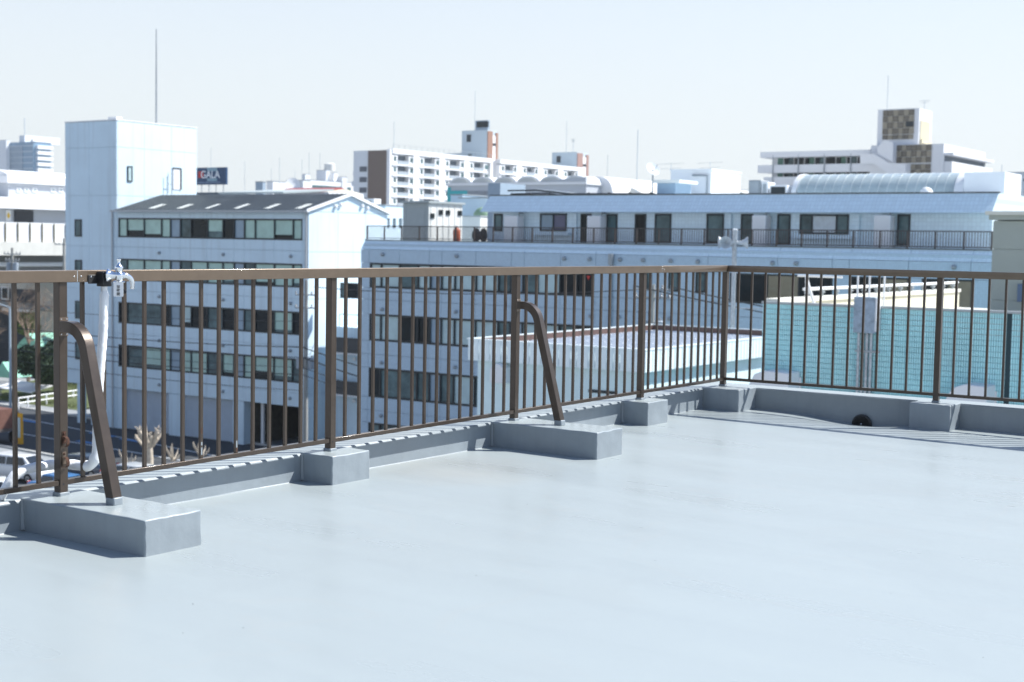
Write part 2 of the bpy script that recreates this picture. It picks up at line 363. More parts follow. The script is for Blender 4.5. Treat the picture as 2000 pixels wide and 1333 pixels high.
# ------------------------------------------------------------------ railings
ZT, HR, RW, PE = 1.269, .058, .035, .0235
BZ0, BZ1 = .2255, .2510
def railing_post(parent, x, y):
    p = part('post', B(x-PE, x+PE, y-PE, y+PE, .17, ZT-HR), BRONZE, parent, bevel=.0025)
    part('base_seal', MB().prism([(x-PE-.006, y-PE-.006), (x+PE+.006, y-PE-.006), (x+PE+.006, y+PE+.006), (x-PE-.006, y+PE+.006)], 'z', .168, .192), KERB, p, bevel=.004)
    part('weep_hole', MB().lathe((x+PE, y-.004, .232), (1, 0, 0), [(-.002, .0055), (.0008, .0055)], 10) if parent.name == 'railing' else MB().lathe((x-.004, y-PE, .232), (0, -1, 0), [(-.002, .0055), (.0008, .0055)], 10), BLACK, p)
    return p
def brace(parent, x, y, d):                    # raking strut: d is the inward direction
    d = Vector(d); pts = []; base = Vector((x, y, 0)); a1 = R(74.8); r = .13
    pts.append(base + d*(PE+.003) + Vector((0, 0, 1.0))); pts.append(base + d*.07 + Vector((0, 0, 1.0)))
    for k in range(1, 9):
        a = a1*k/8; pts.append(base + d*(.07+r*math.sin(a)) + Vector((0, 0, 1.0-r+r*math.cos(a))))
    e = pts[-1]; dr_ = (d*math.cos(a1) - Vector((0, 0, math.sin(a1)))); L = (e.z-.185)/math.sin(a1)
    pts.append(e + dr_*L)
    b = part('brace', MB().tube(pts, .0268, sq=True), BRONZE, parent, bevel=.003)
    q = e + dr_*(L-.01)
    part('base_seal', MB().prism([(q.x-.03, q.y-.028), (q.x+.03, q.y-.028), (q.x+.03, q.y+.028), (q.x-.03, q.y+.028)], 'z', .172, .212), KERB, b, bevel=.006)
    s = d.cross(Vector((0, 0, 1))); c = base + d*(PE+.002) + Vector((0, 0, .998))
    vs = []
    for a in (-.0018, .0022):
        for u, v in ((-.0235, -.045), (.0235, -.045), (.0235, .045), (-.0235, .045)): vs.append(c + d*a + s*u + Vector((0, 0, v)))
    pl = part('bracket_plate', MB().add(vs, [(0,1,2,3),(7,6,5,4),(0,4,5,1),(1,5,6,2),(2,6,7,3),(3,7,4,0)]), BRONZE2, b)
    for u in (-.016, .016):
        for v in (-.036, .036):
            part('screw', MB().lathe(c + d*.002 + s*u + Vector((0, 0, v)), d, [(0, .004), (.0015, .0035), (.002, .002)], 8), STEEL, pl, smooth=True)
    return b
RL = thing('railing', 'long bronze metal railing with two raking braces on the left roof edge', 'railing', (0, -4, .17))
RR = thing('railing', 'shorter bronze metal railing along the far right roof edge', 'railing', (2, 0, .17))
for Y in PY: railing_post(RL, 0, Y)
railing_post(RL, 0, 0)
for X in (1.95, 3.42, 5.37): railing_post(RR, X, 0)
brace(RL, 0, PY[1], (1, 0, 0)); brace(RL, 0, PY[3], (1, 0, 0)); brace(RR, 3.42, 0, (0, -1, 0))
for a, b in ((-14, -7.186), (-7.183, -1.258), (-1.255, -.036)):
    mb = MB()
    if b > -.1:      # mitred end at the corner
        mb.prism([(-RW, a), (RW, a), (RW, -RW-.001), (-RW, RW-.001)], 'z', ZT-HR, ZT)
    else: mb.box(-RW, RW, a, b, ZT-HR, ZT)
    part('top_rail', mb, BRONZET, RL, bevel=.003)
part('top_rail', MB().prism([(RW+.002, -RW), (8, -RW), (8, RW), (-RW+.002, RW)], 'z', ZT-HR, ZT), BRONZET, RR, bevel=.003)
for Y in (-7.1845, -1.2565):
    part('rail_joint_sleeve', B(-RW+.002, RW-.0015, Y-.012, Y+.012, ZT-HR+.002, ZT-.0015), STEEL, RL)
    for dy in (-.021, .021):
        part('rivet', MB().lathe((RW, Y+dy, ZT-.029), (1, 0, 0), [(-.001, .0042), (.0015, .004), (.003, .0022)], 10), STEEL, RL, smooth=True)
# bottom rails and balusters, bay by bay
edges = PY + [0]
proto = None
for i in range(len(edges)-1):
    a, b = edges[i], edges[i+1]; n = {0: 15, 1: 15, 2: 15, 3: 14, 4: 12}[i]
    part('bottom_rail', B(-.018, .018, a+PE, b-PE, BZ0, BZ1), BRONZE, RL, bevel=.002)
    for k in range(1, n):
        y = a + (b-a)*k/n
        if proto is None:
            proto = part('baluster', B(-.008, .008, y-.009, y+.009, BZ1, ZT-HR), BRONZE, RL); py0 = y
        else: inst(proto, 0, y-py0, 0)
part('bottom_rail', B(-.018, .018, -14, edges[0]-PE, BZ0, BZ1), BRONZE, RL, bevel=.002)
proto = None
ex = [0, 1.95, 3.42, 5.37]
for i in range(3):
    a, b = ex[i], ex[i+1]; n = (15, 11, 15)[i]
    part('bottom_rail', B(a+PE, b-PE, -.018, .018, BZ0+.004, BZ1+.004), BRONZE, RR, bevel=.002)
    for k in range(1, n):
        x = a + (b-a)*k/n
        if proto is None:
            proto = part('baluster', B(x-.009, x+.009, -.008, .008, BZ1+.004, ZT-HR), BRONZE, RR); px0 = x
        else: inst(proto, x-px0, 0, 0)
for k_, (yb, zs_) in enumerate(((PY[1]+1.95*7/15, (.40, .33, .29)), (PY[1]+1.95*9/15, (.30, .27)), (PY[1]+1.95*2/15, (.34,)), (PY[2]+1.95*4/15, (.62,)))):
    for z_ in zs_:
        h_ = random.uniform(.006, .02); part('paint_chip', B(.0078, .0086, yb-.006, yb+.004, z_-h_, z_+h_), RUST if random.random() < .6 else KERB, RL)
# rusty pipe clips left on the first post
for k, z in enumerate((.435, .335)):
    c = thing('pipe_clip', ('upper' if k == 0 else 'lower')+' rusty iron pipe clip screwed to the nearest railing post', 'pipe clip', (PE, PY[1], z))
    pl = B(PE+.0005, PE+.003, PY[1]-.012, PY[1]+.010, z-.005, z+.055)
    part('back_plate', pl, BRONZE2 if k else RUST, c)
    arc = [(PE+.004+.026*math.sin(a), PY[1]+.002, z+.004+.026*(-math.cos(a))) for a in [math.pi*t/10 for t in range(11)]]
    st = MB()
    for (x0, y0, z0), (x1, y1, z1) in zip(arc[:-1], arc[1:]):
        st.add([(x0, y0-.009, z0), (x0, y0+.009, z0), (x1, y1+.009, z1), (x1, y1-.009, z1), (x0*.9+.0025, y0-.009, z0), (x0*.9+.0025, y0+.009, z0), (x1*.9+.0025, y1+.009, z1), (x1*.9+.0025, y1-.009, z1)],
               [(0,1,2,3),(7,6,5,4),(0,4,5,1),(2,6,7,3),(1,5,6,2),(0,3,7,4)])
    part('strap', st, RUST, c); part('screw', MB().lathe((PE+.003, PY[1]-.002, z+.045), (1, 0, 0), [(0, .006), (.004, .005), (.006, .002)], 10), RUST, c, smooth=True)

# ------------------------------------------------------------------ water tap on its lagged riser
TP = thing('standpipe_tap', 'chrome water tap on a white taped riser pipe fixed to the top rail', 'tap', (.07, -7.05, .25))
rp = []; rr_ = []
N = 46
for i in range(N+1):
    t = i/N; rp.append((.062, -7.045-.055*t+.004*math.sin(7*t), 1.165-.80*t)); rr_.append(.0215 + .0012*math.sin(i*2.1) + .0006*random.random() - (.006 if i == 0 else 0))
for a in range(1, 7):
    an = R(90)*a/6; rp.append((.062-.06*(1-math.cos(an)), -7.10-.01*a/6, .365-.065*math.sin(an))); rr_.append(.026+.003*math.sin(a*1.3))
for i, (x, y, z) in enumerate([(-.03, -7.115, .298), (-.072, -7.13, .302), (-.09, -7.17, .308), (-.095, -7.25, .312), (-.096, -7.33, .312), (-.098, -7.40, .306), (-.105, -7.445, .285), (-.115, -7.48, .24), (-.13, -7.51, .18)]):
    rp.append((x, y, z)); rr_.append(.024+.0025*math.sin(i*2.3))
part('lagged_pipe', MB().tube(rp, rr_, 14), WRAP, TP, smooth=True)
part('pipe_neck', MB().tube([(.062, -7.045, 1.16), (.062, -7.045, 1.20)], .0145, 12), WRAP, TP, smooth=True)
part('bracket', MB().box(.0355, .085, -7.072, -7.018, 1.19, 1.262).box(.0355, .041, -7.125, -7.06, 1.203, 1.247), BLACK, TP, bevel=.004)
part('screw', MB().lathe((.041, -7.108, 1.237), (1, 0, 0), [(0, .005), (.002, .0045), (.004, .002)], 10), STEEL, TP, smooth=True)
tx, ty, tz = .115, -7.03, 1.243
part('flange', MB().lathe((.086, -7.045, 1.246), (.75, .55, 0), [(0, .033), (.006, .032), (.014, .022), (.03, .016), (.05, .0145)], 24), CHROME, TP, smooth=True)
bx_, by_ = .128, -7.010
part('body', MB().lathe((bx_, by_, 1.212), (0, 0, 1), [(0, .010), (.006, .017), (.018, .020), (.030, .0225), (.042, .020), (.050, .0135), (.056, .017), (.068, .021), (.078, .0185), (.086, .010), (.094, .007), (.104, .0065), (.106, .010), (.113, .0095), (.116, .005)], 20), CHROME, TP, smooth=True)
sp = []
for k in range(9):
    a = R(105)*k/8; sp.append((bx_+.012+.018*math.sin(a)*.6, by_+.02+.045*math.sin(a), 1.246-.045+.045*math.cos(a)*1.0 - (0 if k < 8 else .012)))
part('spout', MB().tube([(bx_, by_, 1.246)] + sp, [.013]+[.0135-.0004*k for k in range(9)], 14), CHROME, TP, smooth=True)
part('spout_collar', MB().lathe((bx_+.005, by_+.016, 1.246), (.3, 1, 0), [(0, .016), (.004, .0175), (.009, .0165)], 16), CHROME, TP, smooth=True)
part('cross_handle', MB().tube([(bx_-.018, by_+.02, 1.214), (bx_+.02, by_-.02, 1.214)], .005, 8).tube([(bx_-.018, by_-.02, 1.214), (bx_+.02, by_+.02, 1.214)], .005, 8), CHROME, TP, smooth=True)
tg = thing('tag_card', 'small white plastic tag with black lettering hanging from the tap', 'tag', (bx_+.012, by_-.012, 1.14))
xd = Vector((math.cos(YAW+.15), math.sin(YAW+.15), 0)); nd = Vector((xd.y, -xd.x, 0)); c0 = Vector((bx_+.022, by_-.022, 1.178))
vs = []
for a in (-.0008, .0008):
    for u, v in ((-.0235, -.034), (-.021, -.036), (.021, -.036), (.0235, -.034), (.0235, .034), (.021, .036), (-.021, .036), (-.0235, .034)): vs.append(c0 + nd*a + xd*u + Vector((0, 0, v)))
part('card', MB().add(vs, [tuple(range(8)), tuple(range(15, 7, -1))]+[(i, (i+1) % 8, 8+(i+1) % 8, 8+i) for i in range(8)]), mat('white_plastic', (.80, .81, .82), .35), tg)
for ch, v in (('常', .017), ('時', 0.), ('開', -.018)):
    text_part('lettering', ch, .0175, c0 + nd*.0016 + Vector((0, 0, v-.006)) + xd*-.0005, xd, (0, 0, 1), BLACK, tg, .0003, .0002)
part('string', MB().tube([c0+Vector((0, 0, .034))+nd*.001, c0+Vector((0, 0, .05))-nd*.006], .0012, 6), BLACK, tg)
part('hose_stub', MB().tube([(bx_-.02, by_+.02, 1.182), (bx_-.01, by_+.05, 1.160)], [.0075, .0085], 12), BLACK, TP, smooth=True)
#@@MID
# ================================================================== ground, street
g = MB(); g.add([(-3000, -500, GZ), (2500, -500, GZ), (2500, 3000, GZ), (-3000, 3000, GZ)], [(0, 1, 2, 3)])
gr = part('ground', g, PAVE); gr['kind'] = 'structure'
def strip(p0, p1, wd, z):                      # painted line or band between two ground points
    d = Vector((p1[0]-p0[0], p1[1]-p0[1], 0)).normalized(); n = Vector((-d.y, d.x, 0))*wd/2
    return MB().add([(p0[0]-n.x, p0[1]-n.y, z), (p1[0]-n.x, p1[1]-n.y, z), (p1[0]+n.x, p1[1]+n.y, z), (p0[0]+n.x, p0[1]+n.y, z)], [(0, 1, 2, 3)])
rd = strip((-170, 65.5), (40, 49.5), 13.5, GZ+.02); rd = part('road', rd, ASPH); rd['kind'] = 'structure'
ln = MB()
for (a, b) in (((34, 816), (238, 856)), ((42, 848), (234, 880))):
    p, q = Vector(fz(*a, GZ)), Vector(fz(*b, GZ)); d = (q-p).normalized(); p -= d*35; q += d*45
    part('lane_line', strip(p, q, .22, GZ+.025), LINE, rd)
for px, py in ((52, 823), (176, 866), (262, 862), (200, 850)):
    x, y = fz(px, py, GZ); part('lane_mark', strip((x-1.6, y+.12), (x+1.6, y-.12), .5, GZ+.03), LINEB, rd)
pk = strip((-150, 45), (-40, 36.5), 13, GZ+.012); pk = part('parking_lot', pk, mat('old_asphalt', (.07, .075, .08), .9, var=.2, vscale=.5)); pk['kind'] = 'structure'
for s_ in (-1, 1):
    a = Vector((-170, 65.5)); b = Vector((40, 49.5)); d = (b-a).normalized(); n = Vector((-d.y, d.x))*(s_*6.95)
    m_ = MB(); n2 = Vector((-d.y, d.x))*.15
    pts = [a+n-n2, b+n-n2, b+n+n2, a+n+n2]
    part('street_kerb', MB().prism([(p.x, p.y) for p in pts], 'z', GZ, GZ+.14), mat('kerb_stone', (.42, .42, .40), .8, var=.1), rd)

# ------------------------------------------------------------------ building helpers
def panels_y(parent, Y, us, zs, material, th=.06, gap=.012, skip=None):
    for i in range(len(us)-1):
        for j in range(len(zs)-1):
            if skip and skip(i, j): continue
            part('panel', B(us[i]+gap, us[i+1]-gap, Y, Y+th, zs[j+1]+gap, zs[j]-gap), material, parent)
def panels_x(parent, X, vs, zs, material, th=.06, gap=.012, skip=None):
    for i in range(len(vs)-1):
        for j in range(len(zs)-1):
            if skip and skip(i, j): continue
            part('panel', B(X-th, X, vs[i]+gap, vs[i+1]-gap, zs[j+1]+gap, zs[j]-gap), material, parent)
def window_y(parent, Y, us, z0, z1, mats, fr=.05, dp=.10, frame=None, name='window', rec=.03):
    """a framed window in a wall that faces -y; us = frame and mullion positions"""
    f = MB(); f.box(us[0], us[-1], Y-.01, Y+dp, z1-fr, z1).box(us[0], us[-1], Y-.01, Y+dp, z0, z0+fr)
    for k, u in enumerate(us):
        a = u if k == 0 else (u-fr if k == len(us)-1 else u-fr/2)
        f.box(a, a+fr, Y-.006, Y+dp-.004, z0+fr+.001, z1-fr-.001)
    w_ = part(name, f, frame or FRAME, parent)
    for k in range(len(us)-1):
        mm = mats[k % len(mats)]
        part('pane', B(us[k]+.01, us[k+1]-.01, Y+rec, Y+rec+.02, z0+.01, z1-.01), mm, w_)
        if mm in (GLASSB, GLASSC) and random.random() < .45:      # blind not quite down
            h_ = (z1-z0)*random.choice((.12, .18, .3)); part('pane', B(us[k]+.02, us[k+1]-.02, Y+rec-.012, Y+rec-.004, z0+fr, z0+fr+h_), random.choice((GLASSM, GLASSD)), w_)
    return w_
def window_x(parent, X, vs, z0, z1, mats, fr=.05, dp=.10, frame=None, name='window'):
    f = MB(); f.box(X-dp, X+.01, vs[0], vs[-1], z1-fr, z1).box(X-dp, X+.01, vs[0], vs[-1], z0, z0+fr)
    for k, u in enumerate(vs):
        a = u if k == 0 else (u-fr if k == len(vs)-1 else u-fr/2)
        f.box(X-dp+.004, X+.006, a, a+fr, z0+fr+.001, z1-fr-.001)
    w_ = part(name, f, frame or FRAME, parent)
    for k in range(len(vs)-1):
        part('pane', B(X-.05, X-.03, vs[k]+.01, vs[k+1]-.01, z0+.01, z1-.01), mats[k % len(mats)], w_)
    return w_
def cap_vent(parent, x, y, z, r=.17):          # hooded wall vent on a face looking to -y
    return part('vent_cap', MB().lathe((x, y, z), (0, -1, -.15), [(0, r*.9), (.06, r), (.14, r*.9), (.2, r*.55), (.22, r*.2)], 12), GREYM, parent, smooth=True)

# ================================================================== A: white office with gabled roof and stair tower
YA = 64.0
AX0, AX1 = XY(228, 400, YA), XY(603, 411, YA)            # facade from tower to gable corner
TX0 = XY(127, 300, YA); TYB = 72.5; GYB = 72.83
A = thing('office_building', 'white office block with dark gabled roof and blank square stair tower', 'building', ((AX0+AX1)/2, 68, GZ))
part('wall', B(AX0, AX1-.07, YA+.12, GYB, -10.6, 3.40), WHITE, A)
part('wall', B(AX0, AX1-.07, YA+7, GYB-.01, GZ, -10.62), WHITE, A)
rowsA = [(2.89, 1.36), (-.34, -2.04), (-3.80, -5.48), (-7.21, -8.96)]
ub = [AX0+.003] + [XY(p, 470, YA) for p in (281, 332, 352, 404, 457, 477, 535, 590.5, 603)]
for (za, zb) in ((3.45, 2.89), (1.36, .60), (.60, -.34), (-2.04, -2.85), (-2.85, -3.80), (-5.48, -6.30), (-6.30, -7.21), (-8.96, -9.70), (-9.70, -10.71)):
    panels_y(A, YA, ub, [za, zb], WHITE)
ue = [XY(p, 470, YA) for p in (224, 231)]
for z1, z0 in rowsA:
    for a, b in ((ub[0], XY(231, 470, YA)), (ub[8], ub[9])): panels_y(A, YA, [a, b], [z1, z0], WHITE)
gl = [GLASSB, GLASSB, GLASSB, GLASSB]
pat = {0: ([GLASSB, GLASSB, GLASSB, GLASSB], [GLASSM, GLASSD, GLASSB, GLASSD], [GLASSB, GLASSB, GLASSB, GLASSB]),
       1: ([GLASSM, GLASSB, GLASSB, GLASSB], [GLASSM, GLASSB, GLASSB, GLASSB], [GLASSM, GLASSB, GLASSB, GLASSB]),
       2: ([GLASSD, GLASSM, GLASSM, GLASSD], [GLASSC, GLASSD, GLASSM, GLASSD], [GLASSM, GLASSD, GLASSB, GLASSD]),
       3: ([GLASSD, GLASSM, GLASSB, GLASSB], [GLASSB, GLASSB, GLASSM, GLASSB], [GLASSB, GLASSB, GLASSB, GLASSM])}
for r_, (z1, z0) in enumerate(rowsA):
    ms = pat[r_][0] + [GLASSP] + pat[r_][1] + [GLASSP] + pat[r_][2]
    window_y(A, YA, [XY(p, 470, YA) for p in (231, 248, 281, 315, 332.5, 352, 373, 405, 435, 457, 477, 498, 535.6, 572, 590.5)], z0, z1, ms, .11, rec=.085)
    for px in (312, 437, 569): cap_vent(A, XY(px, 490, YA), YA, z0-1.05-.1, .13)
# ground floor: piers, two roller shutters and an open loading bay
for a, b in ((229, 240), (330, 352), (455, 476), (585, 603)):
    part('pier', B(XY(a, 800, YA), XY(b, 800, YA), YA, YA+1.0, GZ, -10.73), WHITE, A)
SHUT = mat('shutter_steel', (.62, .68, .74), .45, .2, var=.05, vscale=2)
for a, b in ((240, 330), (352, 455)):
    x0, x1 = XY(a, 800, YA)+.02, XY(b, 800, YA)-.02; mb = MB(); n = 34; h = (-10.74-GZ)/n
    for k in range(n):
        z = GZ+.02+k*h; mb.prism([(YA+.42, z), (YA+.36, z+h*.5), (YA+.42, z+h*.92), (YA+.47, z+h*.92), (YA+.47, z)], 'x', x0, x1)
    part('roller_shutter', mb, SHUT, A)
bay0, bay1 = XY(476, 800, YA), XY(585, 800, YA)
part('loading_bay', MB().box(bay0-.2, bay0-.02, YA+1.02, YA+7, GZ, -10.73).box(bay1+.02, bay1+.2, YA+1.02, YA+7, GZ, -10.73).box(bay0, bay1, YA+6.8, YA+6.95, GZ, -10.73), mat('bay_lining', (.10, .095, .08), .9, var=.3), A)
part('bay_pipe', MB().tube([(bay0+1.2, YA+.8, GZ), (bay0+1.2, YA+.8, -10.8)], .14, 8), WHITE2, A, smooth=True)
# gable end, pieces with joints
zg = [3.45, .55, -2.85, -6.3, -9.7, GZ]
vg = [YA+.002] + [fx(p, 490, AX1)[0] for p in (660, 713)] + [GYB]
panels_x(A, AX1, vg, zg, WHITE, .065)
part('gable', MB().prism([(YA, 3.46), (GYB, 3.46), ((YA+GYB)/2, 4.72)], 'x', AX1-.25, AX1+.001), WHITE, A)
for px, py in ((654, 404), (664, 400.5), (706, 403), (716, 407)):
    yv, zv = fx(px, py, AX1); part('vent_cap', MB().lathe((AX1, yv, zv), (1, 0, -.2), [(0, .15), (.1, .16), (.2, .12), (.22, .04)], 10), WHITE2, A, smooth=True)
ym = (YA+GYB)/2
ro = MB()
for s_ in (-1, 1):
    ye = YA-.35 if s_ < 0 else GYB+.35
    ro.prism([(ye, 3.42), (ye, 3.52), (ym, 4.86), (ym, 4.76)], 'x', AX0+.1, AX1+.12)
roofA = part('roof', ro, ROOFD, A)
sl = (4.86-3.52)/(ym-YA+.35)
for px in (298, 352, 407, 464, 524, 585):
    x = XY(px, 405, YA); part('skylight', MB().add([(x-.52, YA+.05, 3.545+.4*sl), (x+.02, YA+.05, 3.545+.4*sl), (x+.02, YA+1.35, 3.545+1.7*sl), (x-.52, YA+1.35, 3.545+1.7*sl),
         (x-.52, YA+.05, 3.50+.4*sl), (x+.02, YA+.05, 3.50+.4*sl), (x+.02, YA+1.35, 3.50+1.7*sl), (x-.52, YA+1.35, 3.50+1.7*sl)],
         [(0,1,2,3),(0,4,5,1),(1,5,6,2),(2,6,7,3),(3,7,4,0)]), mat('translucent_sheet', (.78, .80, .74), .4), roofA)
seam = MB(); x = AX0+.5
while x < AX1:
    seam.add([(x-.02, YA-.34, 3.525), (x+.02, YA-.34, 3.525), (x+.02, ym, 4.865), (x-.02, ym, 4.865), (x-.02, YA-.34, 3.56), (x+.02, YA-.34, 3.56), (x+.02, ym, 4.90), (x-.02, ym, 4.90)], [(4,5,6,7),(0,1,5,4),(1,2,6,5),(3,0,4,7)]); x += .45
part('standing_seams', seam, ROOFD, roofA)
rk = MB()
for s_ in (-1, 1):
    ye = YA-.38 if s_ < 0 else GYB+.38
    rk.prism([(ye, 3.36), (ye, 3.58), (ym, 4.94), (ym, 4.70)], 'x', AX1+.125, AX1+.2)
part('rake_trim', rk, WHITE2, A)
part('gutter', MB().box(AX0-.25, AX1+.1, YA-.50, YA-.36, 3.36, 3.50), mat('gutter_grey', (.45, .47, .48), .5), A)
for px in (221.5, 600):
    x = XY(px, 500, YA); part('downpipe', MB().tube([(x, YA-.12, 3.4), (x, YA-.12, GZ)], .075, 8), mat('gutter_grey', (.45, .47, .48)), A, smooth=True)
# stair tower
part('tower_wall', B(TX0+.06, AX0-.06, YA+.07, TYB, -10.6, 10.55), WHITE, A)
tzs = [10.6, 8.52, 4.68, .60, -2.85, -6.3, -9.7, -10.7]; tus = [TX0, XY(174, 330, YA), AX0-.001]
wx = (XY(147, 445, YA), XY(160, 445, YA)); wr = [(2.75, 1.35), (-.55, -1.95), (-3.9, -5.35), (-7.25, -8.7)]
for i in range(2):
    for j in range(7):
        part('panel', B(tus[i]+.012, tus[i+1]-.012, YA, YA+.065, tzs[j+1]+.012, tzs[j]-.012), WHITE, A)
for z1, z0 in wr: window_y(A, YA-.07, [wx[0], wx[1]], z0, z1, [GLASSM], .10)
tvs = [YA+.07] + [fx(p, 300, AX0)[0] for p in (282, 335)] + [TYB]
for i in range(3):
    for j in range(3):
        part('panel', B(AX0-.06, AX0, tvs[i]+.012, tvs[i+1]-.012, tzs[j+1]+.012 if j < 2 else 3.4, tzs[j]-.012), WHITE, A)
part('tower_coping', MB().box(TX0-.03, AX0+.03, YA-.03, TYB+.03, 10.61, 10.70), WHITE2, A)
a_, z1 = fx(248.5, 324.5, AX0); b_, z0 = fx(258, 355.6, AX0); window_x(A, AX0+.07, [a_, b_], z0, z1, [GLASSC], .08)
a_, z1 = fx(338, 330, AX0); b_, z0 = fx(351.5, 371, AX0); dr_ = part('service_door', B(AX0+.002, AX0+.05, a_, b_, z0, z1), WHITE2, A); part('door_frame', MB().box(AX0+.003, AX0+.09, b_, b_+.12, z0, z1+.06).box(AX0+.003, AX0+.09, a_-.06, b_, z1, z1+.1), FRAME, dr_)
part('ladder', MB().tube([(AX0+.25, a_-.35, z0-.4), (AX0+.25, a_-.35, z0+1.5)], .03, 6).tube([(AX0+.25, a_-.75, z0-.4), (AX0+.25, a_-.75, z0+1.3)], .03, 6).tube([(AX0+.25, a_-.35, z0+.4), (AX0+.25, a_-.75, z0+.4)], .025, 6), GREYM, A)
part('porch_column', B(XY(149, 790, YA), XY(157, 790, YA), YA+.1, YA+.6, GZ, -10.72), WHITE, A)
part('tower_wall', B(XY(178, 790, YA), AX0-.06, YA+.01, TYB-.01, GZ, -10.72), WHITE, A)
part('porch_door', B(XY(158, 790, YA), XY(178, 790, YA)-.02, YA+2.4, YA+2.5, GZ, -10.72), mat('teal_door', (.02, .10, .13), .5), A)
x, y = AX0-1.6, 69.5
part('antenna_pole', MB().tube([(x, y, 10.7), (x, y, zat(303, 180, x, y)), (x, y, zat(303, 57, x, y))], [.09, .075, .04], 8), GREYM, A, smooth=True)
part('roof_lamp', MB().box(AX0-1.5, AX0-.5, YA+.4, YA+1.0, 10.73, 10.95), WHITE2, A)

# ================================================================== B: long tiled building with a roof terrace
YB = 54.0
TILE = tile_mat('pale_wall_tiles', (.46, .59, .70), (.37, .48, .57), (.11, .11), .010, .05)
TILE2 = tile_mat('white_wall_tiles', (.74, .88, .96), (.60, .73, .82), (.20, .20), .012, .04)
BX0, BX1 = XY(705, 490, YB), XY(1938, 500, YB)
Bd = thing('long_building', 'long grey tiled building with a set-back top storey behind a railed terrace', 'building', ((BX0+BX1)/2, 60, GZ))
part('wall', B(BX0+.1, BX1, YB+.12, 72, GZ, 1.25), TILE, Bd)
ubB = [XY(p, 500, YB) for p in (705, 721, 780, 838.5, 863, 929.5, 999, 1024, 1095, 1163.5, 1194, 1383, 1519, 1626, 1659, 1775, 1897, 1938)]
zp0, zp1 = .91, 1.46
for i in range(len(ubB)-1):
    a, b = ubB[i]+.012, ubB[i+1]-.012
    part('parapet_panel', MB().prism([(YB, zp0+.01), (YB+.10, zp0+.01), (YB+.55, zp1), (YB+.38, zp1)], 'x', a, b), TILE2, Bd)
part('terrace_coping', B(BX0, BX1, YB+.32, YB+.62, zp1+.002, zp1+.05), mat('dark_coping', (.06, .06, .058), .5), Bd)
rowsB = [(.10, -1.39), (-2.97, -4.58), (-6.22, -8.00), (-9.56, -11.2)]
zjB = [zp0, .10, -1.39, -2.10, -2.97, -4.58, -5.40, -6.22, -8.0, -8.8, -9.56, -11.2, GZ]
G3 = [(722, 744, 780, 816, 840), (862, 888, 929, 973, 997), (1021, 1049, 1093, 1126, 1160)]
for j in range(len(zjB)-1):
    z1, z0 = zjB[j], zjB[j+1]
    if (z1, z0) in [(r[0], r[1]) for r in rowsB]:
        r_ = [r[0] for r in rowsB].index(z1)
        us = [XY(p, 560, YB) for ps in G3 for p in ps]
        q4 = {0: [[GLASSC, GLASSC, GLASSM, GLASSC], [GLASSC, GLASSC, GLASSC, GLASSM], [GLASSM, GLASSC, GLASSD, GLASSD]],
              1: [[GLASSC, GLASSC, GLASSD, GLASSD], [GLASSC, GLASSC, GLASSC, GLASSM], [GLASSC, GLASSC, GLASSM, GLASSD]],
              2: [[GLASSD, GLASSM, GLASSM, GLASSM], [GLASSM, GLASSC, GLASSM, GLASSD], [GLASSM]*4], 3: [[GLASSM]*4]*3}[r_]
        window_y(Bd, YB, us, z0, z1, q4[0]+[GLASSP]+q4[1]+[GLASSP]+q4[2], .11, rec=.085)
        cols = [(705, 722), (1160, 1194)]
        for a, b in cols: panels_y(Bd, YB, [XY(a, 560, YB), XY(b, 560, YB)], [z1, z0], TILE)
        if r_ == 0:
            ws = [(1261, 1273), (1305, 1325), (1358, 1378), (1425, 1498, 1560, 1626), (1662, 1720, 1775), (1800, 1850, 1900)]
            last = 1194
            for q in ws:
                panels_y(Bd, YB, [XY(last, 560, YB), XY(q[0], 560, YB)], [z1, z0], TILE)
                big = len(q) > 2
                window_y(Bd, YB, [XY(p, 560, YB) for p in q], z0 if big else z0+.45, z1, [GLASSD, mat('glass_over_tan_blind', (.20, .17, .11), .1, 0, var=.2, vscale=.7, coat=.5)] if big else [GLASSM], .08)
                if not big: panels_y(Bd, YB, [XY(q[0], 560, YB), XY(q[-1], 560, YB)], [z0+.44, z0], TILE)
                last = q[-1]
            panels_y(Bd, YB, [XY(last, 560, YB), BX1], [z1, z0], TILE)
        else: panels_y(Bd, YB, [XY(p, 560, YB) for p in (1194, 1383, 1519, 1660, 1775, 1938)], [z1, z0], TILE)
    else:
        panels_y(Bd, YB, ubB, [z1, z0], TILE)
for px, py in ((748.5, 497), (893, 500), (1103, 505), (1153, 506), (1212, 507), (1257, 508), (1311, 509.5), (1364, 511), (1510, 514), (1555.6, 514.7), (1864, 522)):
    cap_vent(Bd, XY(px, py, YB), YB, ZY(px, py, YB), .12)
for px in (748.5, 893, 1157, 1212, 1311):
    for dz in (-3.2, -6.4, -9.6): cap_vent(Bd, XY(px, 500, YB), YB, ZY(px, 500+.0042*(px-748), YB)+dz, .11)
x = XY(1194, 600, YB); part('downpipe', MB().tube([(x, YB-.1, .35), (x, YB-.1, GZ)], .07, 8), GREYM, Bd, smooth=True); part('rain_head', B(x-.12, x+.12, YB-.24, YB-.03, .35, .95), GREYM, Bd)
# red emergency-access triangles on the glass
for px, py in ((1149, 543), (1431, 552)):
    x, z = fy(px, py, YB); part('access_mark', MB().prism([(x-.12, z+.1), (x+.12, z+.1), (x, z-.12)], 'y', YB+.012, YB+.028), mat('red_sticker', (.6, .03, .02), .5), Bd)
